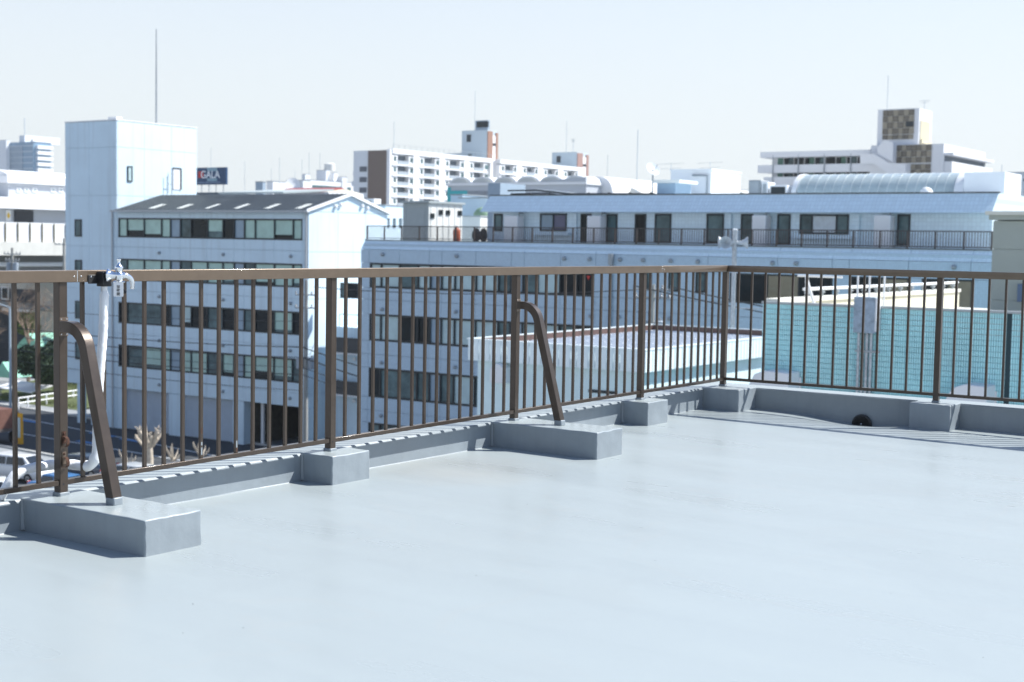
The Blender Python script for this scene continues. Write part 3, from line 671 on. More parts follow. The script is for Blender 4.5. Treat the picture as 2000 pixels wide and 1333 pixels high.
# terrace railing
tr = thing('terrace_railing', 'low brown railing along the terrace edge of the long tiled building', 'railing', (-35, YB+.45, zp1))
BRN = mat('brown_railing_paint', (.055, .045, .042), .5)
ra, rb = XY(716, 470, YB+.45), XY(1938, 480, YB+.45); zt = zp1+.88
part('top_rail', B(ra, rb, YB+.42, YB+.48, zt-.05, zt), BRN, tr); part('bottom_rail', B(ra, rb, YB+.43, YB+.47, zp1+.10, zp1+.15), BRN, tr)
n = 28; p0 = None
for k in range(n+1):
    x = ra + (rb-ra)*k/n
    if p0 is None: p0 = part('post', B(x, x+.07, YB+.415, YB+.485, zp1+.04, zt-.052), BRN, tr); x_0 = x
    else: inst(p0, min(x, rb-.07)-x_0)
b0 = None; n = 280
for k in range(1, n):
    x = ra+(rb-ra)*k/n
    if b0 is None: b0 = part('baluster', B(x-.012, x+.012, YB+.438, YB+.462, zp1+.152, zt-.052), BRN, tr); x_0 = x
    else: inst(b0, x-x_0)
# top storey
YS = 57.0
SX0, SX1 = XY(962, 440, YS), XY(1938, 440, YS)
part('terrace_floor', B(BX0+.12, BX1, YB+.64, 72, 1.26, 1.34), PAVE, Bd)
part('top_storey_wall', B(SX0, SX1, YS, 70, 1.34, 3.45), TILE2, Bd)
zb_, zt_ = ZY(940, 414, YS-.8), ZY(960, 383, YS-.1)
ex0, ex1 = XY(937, 414, YS-.8), XY(1937, 416, YS-.8); et0, et1 = XY(958, 383, YS-.1), XY(1951, 375, YS-.1)
mb = MB(); yb_, yt_, yr = YS-.8, YS-.1, 70.5
mb.add([(ex0, yb_, zb_), (ex1, yb_, zb_), (ex1, yr+.7, zb_), (ex0, yr+.7, zb_), (et0, yt_, zt_), (et1, yt_, zt_), (et1, yr, zt_), (et0, yr, zt_)],
       [(0,3,2,1),(4,5,6,7),(0,1,5,4),(1,2,6,5),(2,3,7,6),(3,0,4,7)])
part('mansard_parapet', mb, TILE2, Bd)
part('roof_edge', B(et0-.05, et1+.03, yt_-.03, yt_+.2, zt_+.002, zt_+.06), mat('dark_coping', (.06, .06, .058)), Bd)
DOORG = GLASSD
def opening(p0, p1, ya, yb, mats_, nm='window', fr=.09):
    ps = p0 if isinstance(p0, tuple) else (p0, p1)
    z1 = ZY((ps[0]+ps[-1])/2, ya, YS); z0 = ZY((ps[0]+ps[-1])/2, yb, YS)
    return window_y(Bd, YS-.04, [XY(p, 445, YS) for p in ps], max(z0, 1.36), z1, mats_, fr, .1, None, nm)
opening((965, 982), None, 418, 452, [GLASSM]); opening((1055, 1081, 1107), None, 417.5, 452, [GLASSP, mat('blue_curtain_glass', (.05, .06, .16), .1, coat=.5)])
opening((1134, 1155), None, 418, 474, [GLASSD], 'glazed_door'); opening((1184.6, 1206), None, 418.5, 474, [GLASSM], 'glazed_door')
opening((1240, 1262), None, 418.5, 475, [GLASSD], 'glazed_door'); opening((1279, 1311), None, 418, 475, [GLASSM], 'glazed_door')
opening((1380, 1414), None, 418, 475, [GLASSM], 'glazed_door'); opening((1447, 1471), None, 418.5, 476, [GLASSM], 'glazed_door')
opening((1518, 1544), None, 418.5, 478, [GLASSM], 'glazed_door'); opening((1562, 1586, 1634, 1658), None, 419, 458, [GLASSM, mat('white_curtain_glass', (.55, .62, .68), .15, var=.12, vscale=4, coat=.4), GLASSM])
opening((1752.5, 1778), None, 419, 480, [GLASSM], 'glazed_door')
for p0_, p1_ in ((1046, 1116), (1552, 1668)):
    part('window_ledge', B(XY(p0_, 460, YS), XY(p1_, 460, YS), YS-.35, YS, ZY(1100, 460, YS), ZY(1100, 455, YS)), TILE2, Bd)
for a, b in ((1122, 1128), (1424, 1430), (1672, 1680)): part('pilaster', B(XY(a, 440, YS), XY(b, 440, YS), YS-.14, YS-.001, 1.345, 3.14), TILE2, Bd)
wgt = 'water heater cabinets on the terrace'
for i, (a, b, ya, lab) in enumerate(((984, 1010, 422, 'white water heater cabinet nearest the left end of the terrace'), (1146, 1172, 422, 'white water heater cabinet beside the dark door left of centre on the terrace'), (1468, 1495, 421, 'white water heater cabinet just right of the loudspeaker pole on the terrace'), (1706, 1738, 421, 'white water heater cabinet nearest the right end of the terrace'))):
    x0, x1 = XY(a, 445, YS-.9), XY(b, 445, YS-.9)
    t = thing('water_heater', lab, 'water heater', ((x0+x1)/2, YS-.55, 1.34), wgt)
    part('cabinet', B(x0, x1, YS-.9, YS-.2, 1.42, ZY(a, ya, YS-.9)), WHITE2, t, bevel=.03); part('stand', B(x0+.05, x1-.05, YS-.85, YS-.25, 1.34, 1.42), GREYM, t)
    part('pipe', MB().tube([(x1-.15, YS-.5, ZY(a, ya, YS-.9)-.01), (x1-.15, YS-.5, ZY(a, ya, YS-.9)+.18), (x1-.15, YS-.1, ZY(a, ya, YS-.9)+.18)], .05, 8), GREYM, t, smooth=True)
# small things on the terrace
x = XY(892, 462, 56); gbt = thing('gas_bottle', 'small orange gas bottle standing behind the terrace railing', 'gas bottle', (x, 56, 1.34))
part('bottle', MB().lathe((x, 56, 1.34), (0, 0, 1), [(0, .2), (.1, .22), (.75, .22), (.9, .14), (.95, .05)], 14), mat('orange_red_paint', (.45, .09, .03), .5), gbt, smooth=True); part('valve', MB().lathe((x, 56, 2.28), (0, 0, 1), [(0, .04), (.12, .05)], 8), GREYM, gbt)
x = XY(937, 463, 56); rl = thing('hose_reel', 'black hose reel standing on the terrace near the gas bottle', 'hose reel', (x, 56, 1.34))
part('reel', MB().lathe((x-.3, 56, 1.85), (1, .1, 0), [(0, .42), (.06, .42), (.07, .25), (.5, .25), (.51, .42), (.57, .42)], 18), BLACK, rl, smooth=True); part('frame', MB().tube([(x-.34, 55.8, 1.34), (x-.34, 56, 1.85), (x-.34, 56.2, 1.34)], .03, 6).tube([(x+.34, 55.8, 1.34), (x+.34, 56, 1.85), (x+.34, 56.2, 1.34)], .03, 6), BLACK, rl)
# rooftop hut on the left of the terrace
hx = XY(838, 400, 66.5); hx0 = XY(788, 400, 66.5); hy1 = fx(903, 400, hx)[0]; hz = ZY(838, 393, 66.5)
ht = thing('rooftop_hut', 'grey and cream metal plant hut standing on the terrace end', 'hut', (hx-1, 67, 1.34))
GRN = mat('grey_green_metal', (.36, .40, .40), .5, var=.05)
part('wall', B(hx0, hx, 66.5, hy1, 1.34, hz-.15), OFFW, ht); part('end_panel', B(hx0+.3, hx-.3, 66.46, 66.498, 1.5, hz-.4), GRN, ht); part('end_panel', MB().box(hx0, hx0+.28, 66.46, 66.498, 1.36, hz-.17).box(hx-.28, hx, 66.46, 66.498, 1.36, hz-.17).box(hx0+.29, hx-.29, 66.46, 66.498, hz-.38, hz-.17), GRN, ht)
part('roof', B(hx0-.12, hx+.15, 66.3, hy1+.15, hz-.14, hz), GRN, ht)
for i, (px, ya, yb) in enumerate(((844, 417, 427), (860.5, 410, 420.5), (874.5, 411, 421), (897.5, 412, 422))):
    y0, z1 = fx(px-3.5, ya, hx); y1, z0 = fx(px+3.5, yb, hx); window_x(ht, hx+.06, [y0, y1], z0, z1, [GLASSD], .05)
for k in range(6): part('rib', B(hx, hx+.03, 66.7+k*(hy1-66.9)/5, 66.75+k*(hy1-66.9)/5, 1.4, hz-.16), OFFW, ht)

# ================================================================== C: low pavilion with a flat ribbed-metal roof
CZ = -2.2; cx1, cy0 = -18.46, 31.78; cx0, cy1 = -26.14, 46.2
C_ = thing('pavilion', 'pale green metal-clad pavilion with a flat ribbed roof beyond the corner', 'building', ((cx0+cx1)/2, 39, GZ))
CLAD = mat('pale_green_cladding', (.80, .89, .91), .4, .1, var=.04, vscale=1.2, stain=((.66, .76, .77), (3, 3, .12), .3))
CLADW = mat('pale_wall_cladding', (.66, .80, .82), .5, var=.06, vscale=.8)
CFH = .82
part('wall', B(cx0+.28, cx1-.28, cy0+.28, cy1-.28, GZ, CZ-CFH-.02), CLADW, C_)
part('soffit', B(cx0+.02, cx1-.02, cy0+.02, cy1-.02, CZ-CFH-.018, CZ-CFH+.05), CLADW, C_)
n = 30; w_ = (cx1-cx0)/n; q0 = None
for k in range(n):
    if q0 is None: q0 = part('cladding_panel', MB().prism([(cx0+.01, cy0+.012), (cx0+.03, cy0-.012), (cx0+w_-.03, cy0-.012), (cx0+w_-.01, cy0+.012), (cx0+w_-.01, cy0+.05), (cx0+.01, cy0+.05)], 'z', CZ-CFH, CZ-.05), CLAD, C_)
    else: inst(q0, k*w_)
n = 52; w2 = (cy1-cy0)/n; q0 = None
for k in range(n):
    if q0 is None: q0 = part('cladding_panel', MB().prism([(cx1-.012, cy0+.01), (cx1+.012, cy0+.03), (cx1+.012, cy0+w2-.03), (cx1-.012, cy0+w2-.01), (cx1-.05, cy0+w2-.01), (cx1-.05, cy0+.01)], 'z', CZ-CFH, CZ-.05), CLAD, C_)
    else: inst(q0, 0, k*w2)
part('fascia_back', MB().box(cx0, cx0+.1, cy0+.06, cy1, CZ-CFH, CZ-.05).box(cx0+.101, cx1-.051, cy1-.1, cy1, CZ-CFH, CZ-.05), CLAD, C_)
part('coping', MB().box(cx0-.03, cx1+.03, cy0-.03, cy0+.16, CZ-.048, CZ).box(cx1-.13, cx1+.03, cy0+.161, cy1+.03, CZ-.048, CZ).box(cx0-.03, cx0+.13, cy0+.161, cy1+.03, CZ-.048, CZ).box(cx0+.131, cx1-.131, cy1-.13, cy1+.03, CZ-.048, CZ), CLAD, C_)
part('inner_flashing', MB().box(cx0+.135, cx0+.16, cy0+.17, cy1-.14, CZ-.40, CZ-.03).box(cx0+.17, cx1-.14, cy1-.17, cy1-.14, CZ-.40, CZ-.03), mat('brown_flashing', (.11, .065, .055), .6, var=.2, vscale=4), C_)
deck = MB(); k = 0; y = cy0+.2; ZD = CZ-.30
prof = []
while y < cy1-.2:
    prof += [(y, ZD), (y+.12, ZD), (y+.16, ZD+.045), (y+.30, ZD+.045), (y+.34, ZD)]; y += .46
vs = []; fs = []
for i, (yy, zz) in enumerate(prof): vs += [(cx0+.165, yy, zz), (cx1-.14, yy, zz)]
for i in range(len(prof)-1): fs.append((2*i, 2*i+1, 2*i+3, 2*i+2))
dk = part('roof_deck', deck.add(vs, fs), mat('ribbed_roof_steel', (.46, .51, .57), .5, .0, var=.12, vscale=1.5), C_)
bolts = MB()
y = cy0+.2+.23
while y < cy1-.3:
    for j in range(9):
        x = cx0+.6+j*.82; bolts.lathe((x, y, ZD+.045), (0, 0, 1), [(0, .035), (.02, .035), (.05, .015)], 6)
    y += .92
bo = part('roof_bolts', bolts, mat('white_cap', (.75, .77, .78), .4), dk); bo['kind'] = 'stuff'
x, z = fy(986, 728, cy0+.28)
hd = part('wall_hood', MB().prism([(x-.32, z-.36), (x+.30, z-.36), (x+.30, z+.22), (x+.1, z+.36), (x-.12, z+.36), (x-.32, z+.18)], 'y', cy0-.25, cy0+.275), WHITE2, C_, bevel=.03)
part('wall_slot', B(XY(1150, 765, cy0+.28), XY(1205, 768, cy0+.28), cy0+.25, cy0+.279, ZY(1180, 769, cy0+.28), ZY(1180, 763, cy0+.28)), FRAME, C_)

# ================================================================== D: teal glazed-tile building
YD = 25.0; DX0, DX1 = -10.98, 8.0; DT = -.10
D_ = thing('teal_tiled_building', 'building clad in glossy turquoise ribbed tiles beyond the right railing', 'building', (-2, 30, GZ))
part('wall', B(DX0+.05, DX1, YD+.06, 42, GZ, -.78), mat('teal_mortar', (.26, .54, .58), .8), D_)
TEAL = mat('turquoise_glaze', (.54, .90, .93), .22, 0, var=.10, vscale=.5, bump=.1, bscale=6, spec=.6, coat=.3)
nt_ = TEAL.node_tree                            # each tile fired to a slightly different shade
gg = nt_.nodes.new('ShaderNodeNewGeometry'); wn = nt_.nodes.new('ShaderNodeTexWhiteNoise'); sn = nt_.nodes.new('ShaderNodeVectorMath'); sn.operation = 'SNAP'; sn.inputs[1].default_value = (.062, 50, .142)
ofs = nt_.nodes.new('ShaderNodeVectorMath'); ofs.operation = 'SUBTRACT'; ofs.inputs[1].default_value = (DX0-.0001, 0, DT-.03)
nt_.links.new(gg.outputs['Position'], ofs.inputs[0]); nt_.links.new(ofs.outputs[0], sn.inputs[0]); nt_.links.new(sn.outputs[0], wn.inputs['Vector'])
bs_ = nt_.nodes['Principled BSDF']; src = bs_.inputs['Base Color'].links[0].from_socket
mr_ = nt_.nodes.new('ShaderNodeMapRange'); mr_.inputs['To Min'].default_value = .96; mr_.inputs['To Max'].default_value = 1.03; nt_.links.new(wn.outputs['Value'], mr_.inputs['Value'])
vm = nt_.nodes.new('ShaderNodeVectorMath'); vm.operation = 'SCALE'; nt_.links.new(src, vm.inputs[0]); nt_.links.new(mr_.outputs[0], vm.inputs['Scale']); nt_.links.new(vm.outputs[0], bs_.inputs['Base Color'])
tm = MB(); tw, th_ = .062, .142
jx = [XY(1968, 700, YD), XY(1675, 700, YD)]
for r_ in range(27):
    z1 = DT-.035-r_*th_; z0 = z1-th_+.009
    for c in range(188):
        x0 = DX0+c*tw; x1 = x0+tw-.010
        if any(x0-.02 < j < x1+.02 for j in jx): continue
        e = random.uniform(-.0015, .0015); f_ = YD-.004+e
        tm.add([(x0, YD+.06, z0), (x1, YD+.06, z0), (x1, YD+.06, z1), (x0, YD+.06, z1), (x0+.006, f_+.006, z0+.003), ((x0+x1)/2, f_-.006, z0+.003), (x1-.006, f_+.006, z0+.003), (x0+.006, f_+.006, z1-.003), ((x0+x1)/2, f_-.006, z1-.003), (x1-.006, f_+.006, z1-.003)],
               [(4,5,8,7),(5,6,9,8),(0,4,7,3),(6,1,2,9),(3,7,8,9,2),(0,1,6,5,4)])
t_ = part('wall_tiles', tm, TEAL, D_); t_['kind'] = 'stuff'
for j in jx: part('expansion_joint', B(j-.07, j+.07, YD+.035, YD+.0605, -4, DT-.032), mat('joint_dark', (.02, .05, .06), .7), D_)
part('front_coping', B(DX0-.02, DX1, YD-.05, YD+.25, DT-.03, DT+.03), mat('coping_steel', (.40, .43, .44), .4, .3), D_)
part('front_parapet', B(DX0+.05, DX1, YD+.061, YD+.24, -.78, DT-.032), CONC, D_)
CRM = mat('cream_render', (.70, .66, .52), .75, var=.06, vscale=.8)
part('side_parapet', B(DX0-.02, DX0+.28, YD+.255, 42, -.78, DT-.02), CRM, D_)
part('side_coping', B(DX0-.07, DX0+.34, YD+.256, 42, DT-.018, DT+.10), mat('cream_coping', (.78, .76, .66), .6, var=.05), D_)
hr = thing('roof_handrail', 'white pipe handrail bracketed along the cream parapet of the turquoise building', 'handrail', (DX0+.2, 33, DT+.1))
part('rail', MB().tube([(DX0+.2, YD+2.4, DT+.33), (DX0+.2, 42, DT+.33)], .05, 10), WHITE2, hr, smooth=True)
for k in range(13): part('bracket', MB().box(DX0+.17, DX0+.23, YD+2.6+k*1.15, YD+2.68+k*1.15, DT+.101, DT+.30).box(DX0+.14, DX0+.26, YD+2.56+k*1.15, YD+2.72+k*1.15, DT+.2, DT+.25), GREYM, hr)
part('roof_floor', B(DX0+.29, DX1, YD+.245, 42, -.775, -.70), CONC, D_)
# grey-green stair head on that roof
px0 = XY(1940, 500, 31.0); PH = thing('stair_head', 'grey-green rendered stair head at the right edge of the picture', 'building', (px0+3, 34, -.7))
SGR = mat('grey_green_render', (.30, .34, .32), .75, var=.05, vscale=.8)
zh = ZY(1940, 430, 31.0)
part('wall', B(px0, px0+7, 31.0, 37, -.70, zh-.02), SGR, PH)
zj = [zh-.03, ZY(1945, 487, 31.0), -.0, -.69]
for a, b in ((px0-.03, px0+2.2), (px0+2.2, px0+4.6)):
    for j in range(3): part('panel', B(a+.006, b-.006, 30.95, 30.999, zj[j+1]+.006, zj[j]-.006), SGR, PH)
part('eaves', B(px0-.12, px0+7.1, 30.82, 37.1, zh, zh+.14), SGR, PH); part('roof_cap', B(px0-.2, px0+7.2, 30.7, 37.2, zh+.142, zh+.25), mat('pale_coping', (.55, .57, .52), .6), PH)
part('blue_hatch', B(XY(1988, 560, 30.9), XY(1988, 560, 30.9)+1.2, 30.86, 30.945, ZY(1990, 590, 30.9), ZY(1990, 555, 30.9)), mat('blue_panel', (.06, .12, .22), .3), PH)
# galvanised meter box with conduits
bx0, bz1 = fy(1668, 580, YD-.35); bx1, bz0 = fy(1707, 652, YD-.35)
GB = thing('cable_box', 'galvanised steel cable box with four conduits on the turquoise wall', 'cable box', ((bx0+bx1)/2, YD-.2, bz0))
part('cabinet', B(bx0, bx1, YD-.35, YD-.02, bz0, bz1), mat('mottled_box_steel', (.30, .37, .44), .5, .1, var=.30, vscale=7), GB, bevel=.01); part('lit_side', B(bx1+.001, bx1+.05, YD-.33, YD-.03, bz0+.05, bz1-.02), WHITE2, GB)  # white strip paints the sunlit side of the box
for k in range(4):
    x = bx0+.10+k*.115; part('conduit', MB().tube([(x, YD-.16, bz0+.02), (x, YD-.16, -6)], .042, 10), GALV, GB, smooth=True)
part('strap', B(bx0+.02, bx1+.12, YD-.215, YD-.205, bz0-.52, bz0-.47), GREYM, GB)
for k, (px, py) in enumerate(((1676, 536), (1699, 536), (1728, 538))):
    x, z = fy(px, py, YD+.5+.2*k)
    single('white_pole', MB().tube([(x, YD+.5+.2*k, -.70), (x, YD+.5+.2*k, z+.1)], .028, 8), WHITE2, ('left', 'middle', 'right')[k]+' thin white pole of three standing above the cable box', 'pole', 'white poles on the turquoise building roof', True)
x0, z0 = fy(1576, 592, YD+1.2); x1, z1 = fy(1576, 540, YD+1.2); x2, _ = fy(1603, 590, YD+1.2); x3, _ = fy(1645, 540, YD+1.2); xa, _ = fy(1558, 539, YD+1.2)
af = thing('aerial_frame', 'white angled aerial frame on the turquoise building roof left of the box', 'aerial', (x0, YD+1.2, -.7))
part('mast', MB().tube([(x0, YD+1.2, -.7), (x1, YD+1.2, z1)], .05, 8), WHITE2, af); part('strut', MB().tube([(x1, YD+1.2, z1-.1), (x2, YD+1.2, -.7)], .05, 8), WHITE2, af); part('arm', MB().tube([(xa, YD+1.2, z1+.01), (x3, YD+1.2, z1)], .03, 8), WHITE2, af)
# white ventilation hoods on the turquoise wall
for k, (pa, pb, ya) in enumerate(((1470, 1549, 724), (1853, 1934, 750))):
    x0, z1 = fy(pa, ya, YD-.5); x1, z1 = fy(pb, ya+2, YD-.5); zb = z1-.85
    h = thing('ventilation_hood', ('left' if k == 0 else 'right')+' white box-shaped ventilation hood low on the turquoise wall', 'ventilation hood', ((x0+x1)/2, YD-.4, zb), 'white hoods on the turquoise wall')
    part('hood', MB().prism([(x0, zb), (x0+.02, zb+.42), (x0+.18, z1-.12), (x0+.5, z1), (x1, z1-.03), (x1, zb)], 'y', YD-.8, YD-.01), WHITE2, h, bevel=.025)
    part('flange', B(x0-.04, x1+.04, YD-.022, YD-.008, zb-.03, z1-.2), WHITE2, h); part('grille', B(x0+.05, x1-.05, YD-.75, YD-.05, zb-.02, zb-.002), BLACK, h)

# ================================================================== loudspeaker pole
sx_, sy_ = -22.62, 47.4
SP = thing('loudspeaker_pole', 'galvanised pole with three grey horn loudspeakers behind the railing corner', 'loudspeaker pole', (sx_, sy_, GZ))
zt_p = zat(1421, 450, sx_, sy_); zh_ = zat(1420, 474, sx_, sy_)
part('pole', MB().tube([(sx_, sy_, GZ), (sx_, sy_, zt_p)], [.13, .105], 12), GALV, SP, smooth=True)
part('pole_cap', MB().lathe((sx_, sy_, zt_p), (0, 0, 1), [(0, .12), (.05, .12), (.07, .05)], 12), WHITE2, SP, smooth=True)
HORN = mat('horn_grey', (.48, .52, .55), .4, .1, var=.05)
for k, (dx, dy, ddx, ddy) in enumerate(((-.30, -.20, .30, -.95), (-.42, -.05, -.75, -.5), (.22, .12, .85, .50))):
    d = Vector((ddx, ddy, 0)).normalized(); c = Vector((sx_+dx, sy_+dy, zh_)) - d*.12
    h = part('horn', MB().lathe(c, d, [(-.12, .06), (-.02, .075), (0, .07), (.08, .075), (.2, .11), (.32, .18), (.42, .27), (.45, .285), (.45, .268), (.40, .235), (.28, .14), (.15, .08), (.12, .03)], 20), HORN, SP, smooth=True)
    part('driver', MB().lathe(c-d*.12, d*-1, [(0, .085), (.14, .085), (.16, .05)], 14), HORN, h, smooth=True)
    part('mount', MB().tube([c+Vector((0, 0, -.08)), Vector((sx_, sy_, zh_-.14))], .03, 8), GREYM, h)
part('cross_arm', MB().tube([(sx_-.1, sy_, zat(1425, 602, sx_, sy_)), (sx_+1.4, sy_+.6, zat(1425, 602, sx_, sy_))], .03, 8), GALV, SP)

# ================================================================== utility poles and wires
POLE = mat('pole_concrete', (.33, .33, .31), .8, var=.1); CERAM = mat('insulator', (.30, .31, .32), .3); XFMR = mat('transformer_grey', (.30, .35, .40), .45)
def utility_pole(label, x, y, ztop, arms, trans=None, face=(1, 0)):
    t = thing('utility_pole', label, 'utility pole', (x, y, GZ)); f = Vector((face[0], face[1], 0)).normalized()
    part('pole', MB().tube([(x, y, GZ), (x, y, ztop)], [.19, .12], 12), POLE, t, smooth=True)
    for z, L in arms:
        a = part('cross_arm', MB().tube([Vector((x, y, z))-f*L, Vector((x, y, z))+f*L], .05, 4), GREYM, t)
        for u in (-.95, -.5, .5, .95):
            part('insulator', MB().lathe(Vector((x, y, z+.04))+f*(L*u), (0, 0, 1), [(0, .03), (.05, .07), (.09, .04), (.14, .065), (.2, .03)], 8), CERAM, a, smooth=True)
    if trans:
        for s_ in (-1, 1):
            c = Vector((x, y, trans))+f*(.42*s_)
            tr_ = part('transformer', MB().lathe(c, (0, 0, 1), [(0, .24), (.03, .27), (.75, .27), (.8, .2), (.82, .1)], 14), XFMR, t, smooth=True)
            part('bushing', MB().lathe(c+Vector((0, 0, .8)), (0, 0, 1), [(0, .05), (.06, .07), (.16, .03)], 8), CERAM, tr_, smooth=True)
        part('hanger', MB().tube([Vector((x, y, trans+.1))-f*.5, Vector((x, y, trans+.1))+f*.5], .05, 4), GREYM, t)
    return t
p1 = (-61.4, 61.0); p2 = (-28.4, 50.3); p0 = (-112.0, 65.0); p3 = (-5, 49.5)
z1a = zat(597, 548, *p1); z2a = zat(1275, 556, *p2)
utility_pole('grey utility pole at the gable corner of the white office block', *p1, z1a, [(z1a-1.0, .8), (z1a-1.9, .8)], -7.5, (1, .4))
utility_pole('utility pole with transformers standing behind the pavilion', *p2, z2a, [(z2a-.25, 1.0), (z2a-.65, .9)], z2a-2.6, (1, .25))
uq = XY(24, 500, 72); zq = zat(24, 505, uq, 72)
utility_pole('utility pole with dark transformers at the far left behind the railing', uq, 72, zq+1.0, [(zq+.4, 1.1), (zq-.2, .9)], zq-1.2, (1, .1))
uw = XY(125, 478, 80); zw = zat(125, 478, uw, 80)
utility_pole('slim utility pole with a bank of insulators left of the stair tower', uw, 80, zw+.6, [(zw, 2.0)], None, (-1, .2))
WIRE = mat('cable_black', (.03, .032, .035), .6)
def wire(a, b, sag, r=.025, lab=None):
    a, b = Vector(a), Vector(b); pts = []
    for i in range(17):
        t = i/16; p = a.lerp(b, t); p.z -= sag*4*t*(1-t); pts.append(p)
    return single('overhead_wire', MB().tube(pts, r, 5), WIRE, lab, 'wire', 'overhead wires along the street')
ws = [(-4.6, -4.2), (-6.2, -6.0), (-7.0, -6.7), (-7.6, -7.4), (-8.1, -7.9), (-9.0, -9.0)]
nm = ['topmost', 'second', 'third', 'fourth', 'fifth', 'lowest']
for k, (za, zb) in enumerate(ws):
    wire((-112, 62+.3*k, za+.6), (p1[0], p1[1]-.3, zb), .6, (.02, .035, .03, .02, .035, .02)[k], nm[k]+' overhead wire crossing in front of the white office block')
for k, (za, zb) in enumerate([(-6.0, -7.2), (-6.7, -7.9), (-7.4, -8.4), (-7.9, -8.8)]):
    wire((p1[0], p1[1]-.3, za), (-28, 50.0+.2*k, zb), .7, (.04, .045, .025, .025)[k], nm[k]+' of the wires running right from the corner utility pole')
for k, u in enumerate((-.9, .9)):
    wire((p2[0]+u, p2[1]+.25*u, z2a-.1), (8, 47+u, z2a-2.6), .8, .03, ('nearer', 'farther')[k]+' wire running right from the pole behind the pavilion')
wire((p2[0]-.9, p2[1]-.2, z2a-.3), (-52, 51.5, z2a-.9), .3, .025, 'wire running left from the pole behind the pavilion')

# ================================================================== alley block between A and B
ax1 = -55.0
AL = thing('alley_house', 'white house with stacked dark balconies in the gap beside the gable', 'house', (-57, 70, GZ))
ay = 60.5; axl = XY(655, 700, 66.0); axr = XY(735, 700, 66.0)
part('wall', B(axl, axr, 66.0, 75, GZ, ZY(690, 640, 66)), WHITE, AL)
for k, (ya, yb) in enumerate(((598, 645), (660, 690), (745, 772))):
    z1 = ZY(680, ya, 65.0); z0 = ZY(680, yb, 65.0)
    if k == 0: continue
    bl = part('balcony', MB().box(axl+.1, axr-.2, 64.9, 65.99, z0-.12, z0), WHITE2, AL)
    part('balcony_screen', MB().box(axl+.1, axr-.2, 64.9, 64.95, z0+.002, z1), mat('dark_screen', (.05, .055, .06), .5), bl)
    part('lamp', MB().lathe(((axl+axr)/2, 65.9, z0-.5), (0, -1, 0), [(0, .14), (.1, .12), (.16, .04)], 10), WHITE2, AL, smooth=True)
part('roof_rail', MB().tube([(axl+.2, 66.2, ZY(690, 640, 66)+.9), (axr-.1, 66.2, ZY(690, 640, 66)+.9)], .03, 6).tube([(axl+.2, 66.2, ZY(690, 640, 66)), (axl+.2, 66.2, ZY(690, 640, 66)+.9)], .03, 6), GREYM, AL)
part('external_stair', MB().prism([(66.05, ZY(690, 640, 66)+.02), (70, ZY(690, 640, 66)+.02), (70, ZY(690, 590, 66))], 'x', axr-1.2, axr-.3), WHITE2, AL)
wq = window_y(AL, 65.97, [XY(665, 560, 66), XY(676, 560, 66), XY(700, 560, 66)], ZY(680, 583, 66), ZY(680, 553, 66), [GLASSM, GLASSD], .07)
ac = (XY(691, 553, 65.5), 65.5, ZY(691, 553, 65.5))

# ================================================================== blocks behind A and B
def simple_block(name, label, cat, x0, x1, y0, y1, z1, m_, cop=True, group=None):
    t = thing(name, label, cat, ((x0+x1)/2, (y0+y1)/2, GZ), group)
    part('wall', B(x0, x1, y0, y1, GZ, z1), m_, t)
    if cop: part('coping', MB().box(x0-.06, x1+.06, y0-.06, y0+.2, z1+.002, z1+.12).box(x1-.2, x1+.06, y0+.201, y1+.06, z1+.002, z1+.12).box(x0-.06, x0+.2, y0+.201, y1+.06, z1+.002, z1+.12), GREYM, t)
    return t
# low white block right behind the gable
yb1 = 84.0; q = simple_block('low_block', 'plain white low block with small windows behind the gable roof', 'building', XY(730, 430, yb1), XY(752, 430, yb1), yb1, yb1+7, ZY(745, 402, yb1), WHITE)
xq = XY(752, 430, yb1)
for px in (756, 768, 780):
    y0, z1 = fx(px, 427, xq); y1, z0 = fx(px+4, 445, xq); window_x(q, xq+.05, [y0, y1], z0, z1, [GLASSP], .06)
acu = thing('rooftop_cooler', 'twin white rooftop cooling unit on the low white block', 'air conditioner', (XY(722, 400, 86), 86, ZY(722, 408, 86)))
for k in (0, 1):
    x = XY(716+k*13, 395, 86); part('unit', B(x-.5, x+.5, 85.5, 86.5, ZY(722, 406, 86), ZY(722, 389, 86)), WHITE2, acu, bevel=.04); part('fan', MB().lathe((x, 85.49, ZY(722, 400, 86)), (0, -1, 0), [(0, .33), (.03, .30)], 14), BLACK, acu)
# white low roofs between hut and mansard
yb2 = 92.0; q = simple_block('low_block', 'white flat-roofed block with a small green canopy behind the hose reel', 'building', XY(862, 430, yb2), XY(938, 430, yb2), yb2, yb2+10, ZY(930, 424, yb2), OFFW)
part('canopy', MB().lathe((XY(918, 420, yb2), yb2+2, ZY(918, 424, yb2)), (0, 0, 1), [(0, .9), (.4, .85), (.8, .55), (.95, .1)], 14), mat('green_canopy', (.22, .34, .22), .5), q, smooth=True)
yb3 = 100.0; q = simple_block('low_block', 'pale low block with a stepped parapet below the arched warehouse', 'building', XY(896, 400, yb3), XY(955, 400, yb3), yb3, yb3+12, ZY(925, 388, yb3), WHITE)
q = simple_block('low_block', 'white box block with a rooftop lamp left of the arched warehouse', 'building', XY(880, 400, 104), XY(903, 400, 104), 104, 110, ZY(890, 382, 104), WHITE)
# blue-grey chimney block at the left end of the mansard roof
q = simple_block('roof_tank_room', 'blue-grey tank room at the left end of the mansard roof', 'tank room', XY(953, 370, 66), XY(977, 370, 66), 66, 69, ZY(965, 358, 66), mat('blue_grey_panel', (.30, .38, .46), .6, var=.05), False)
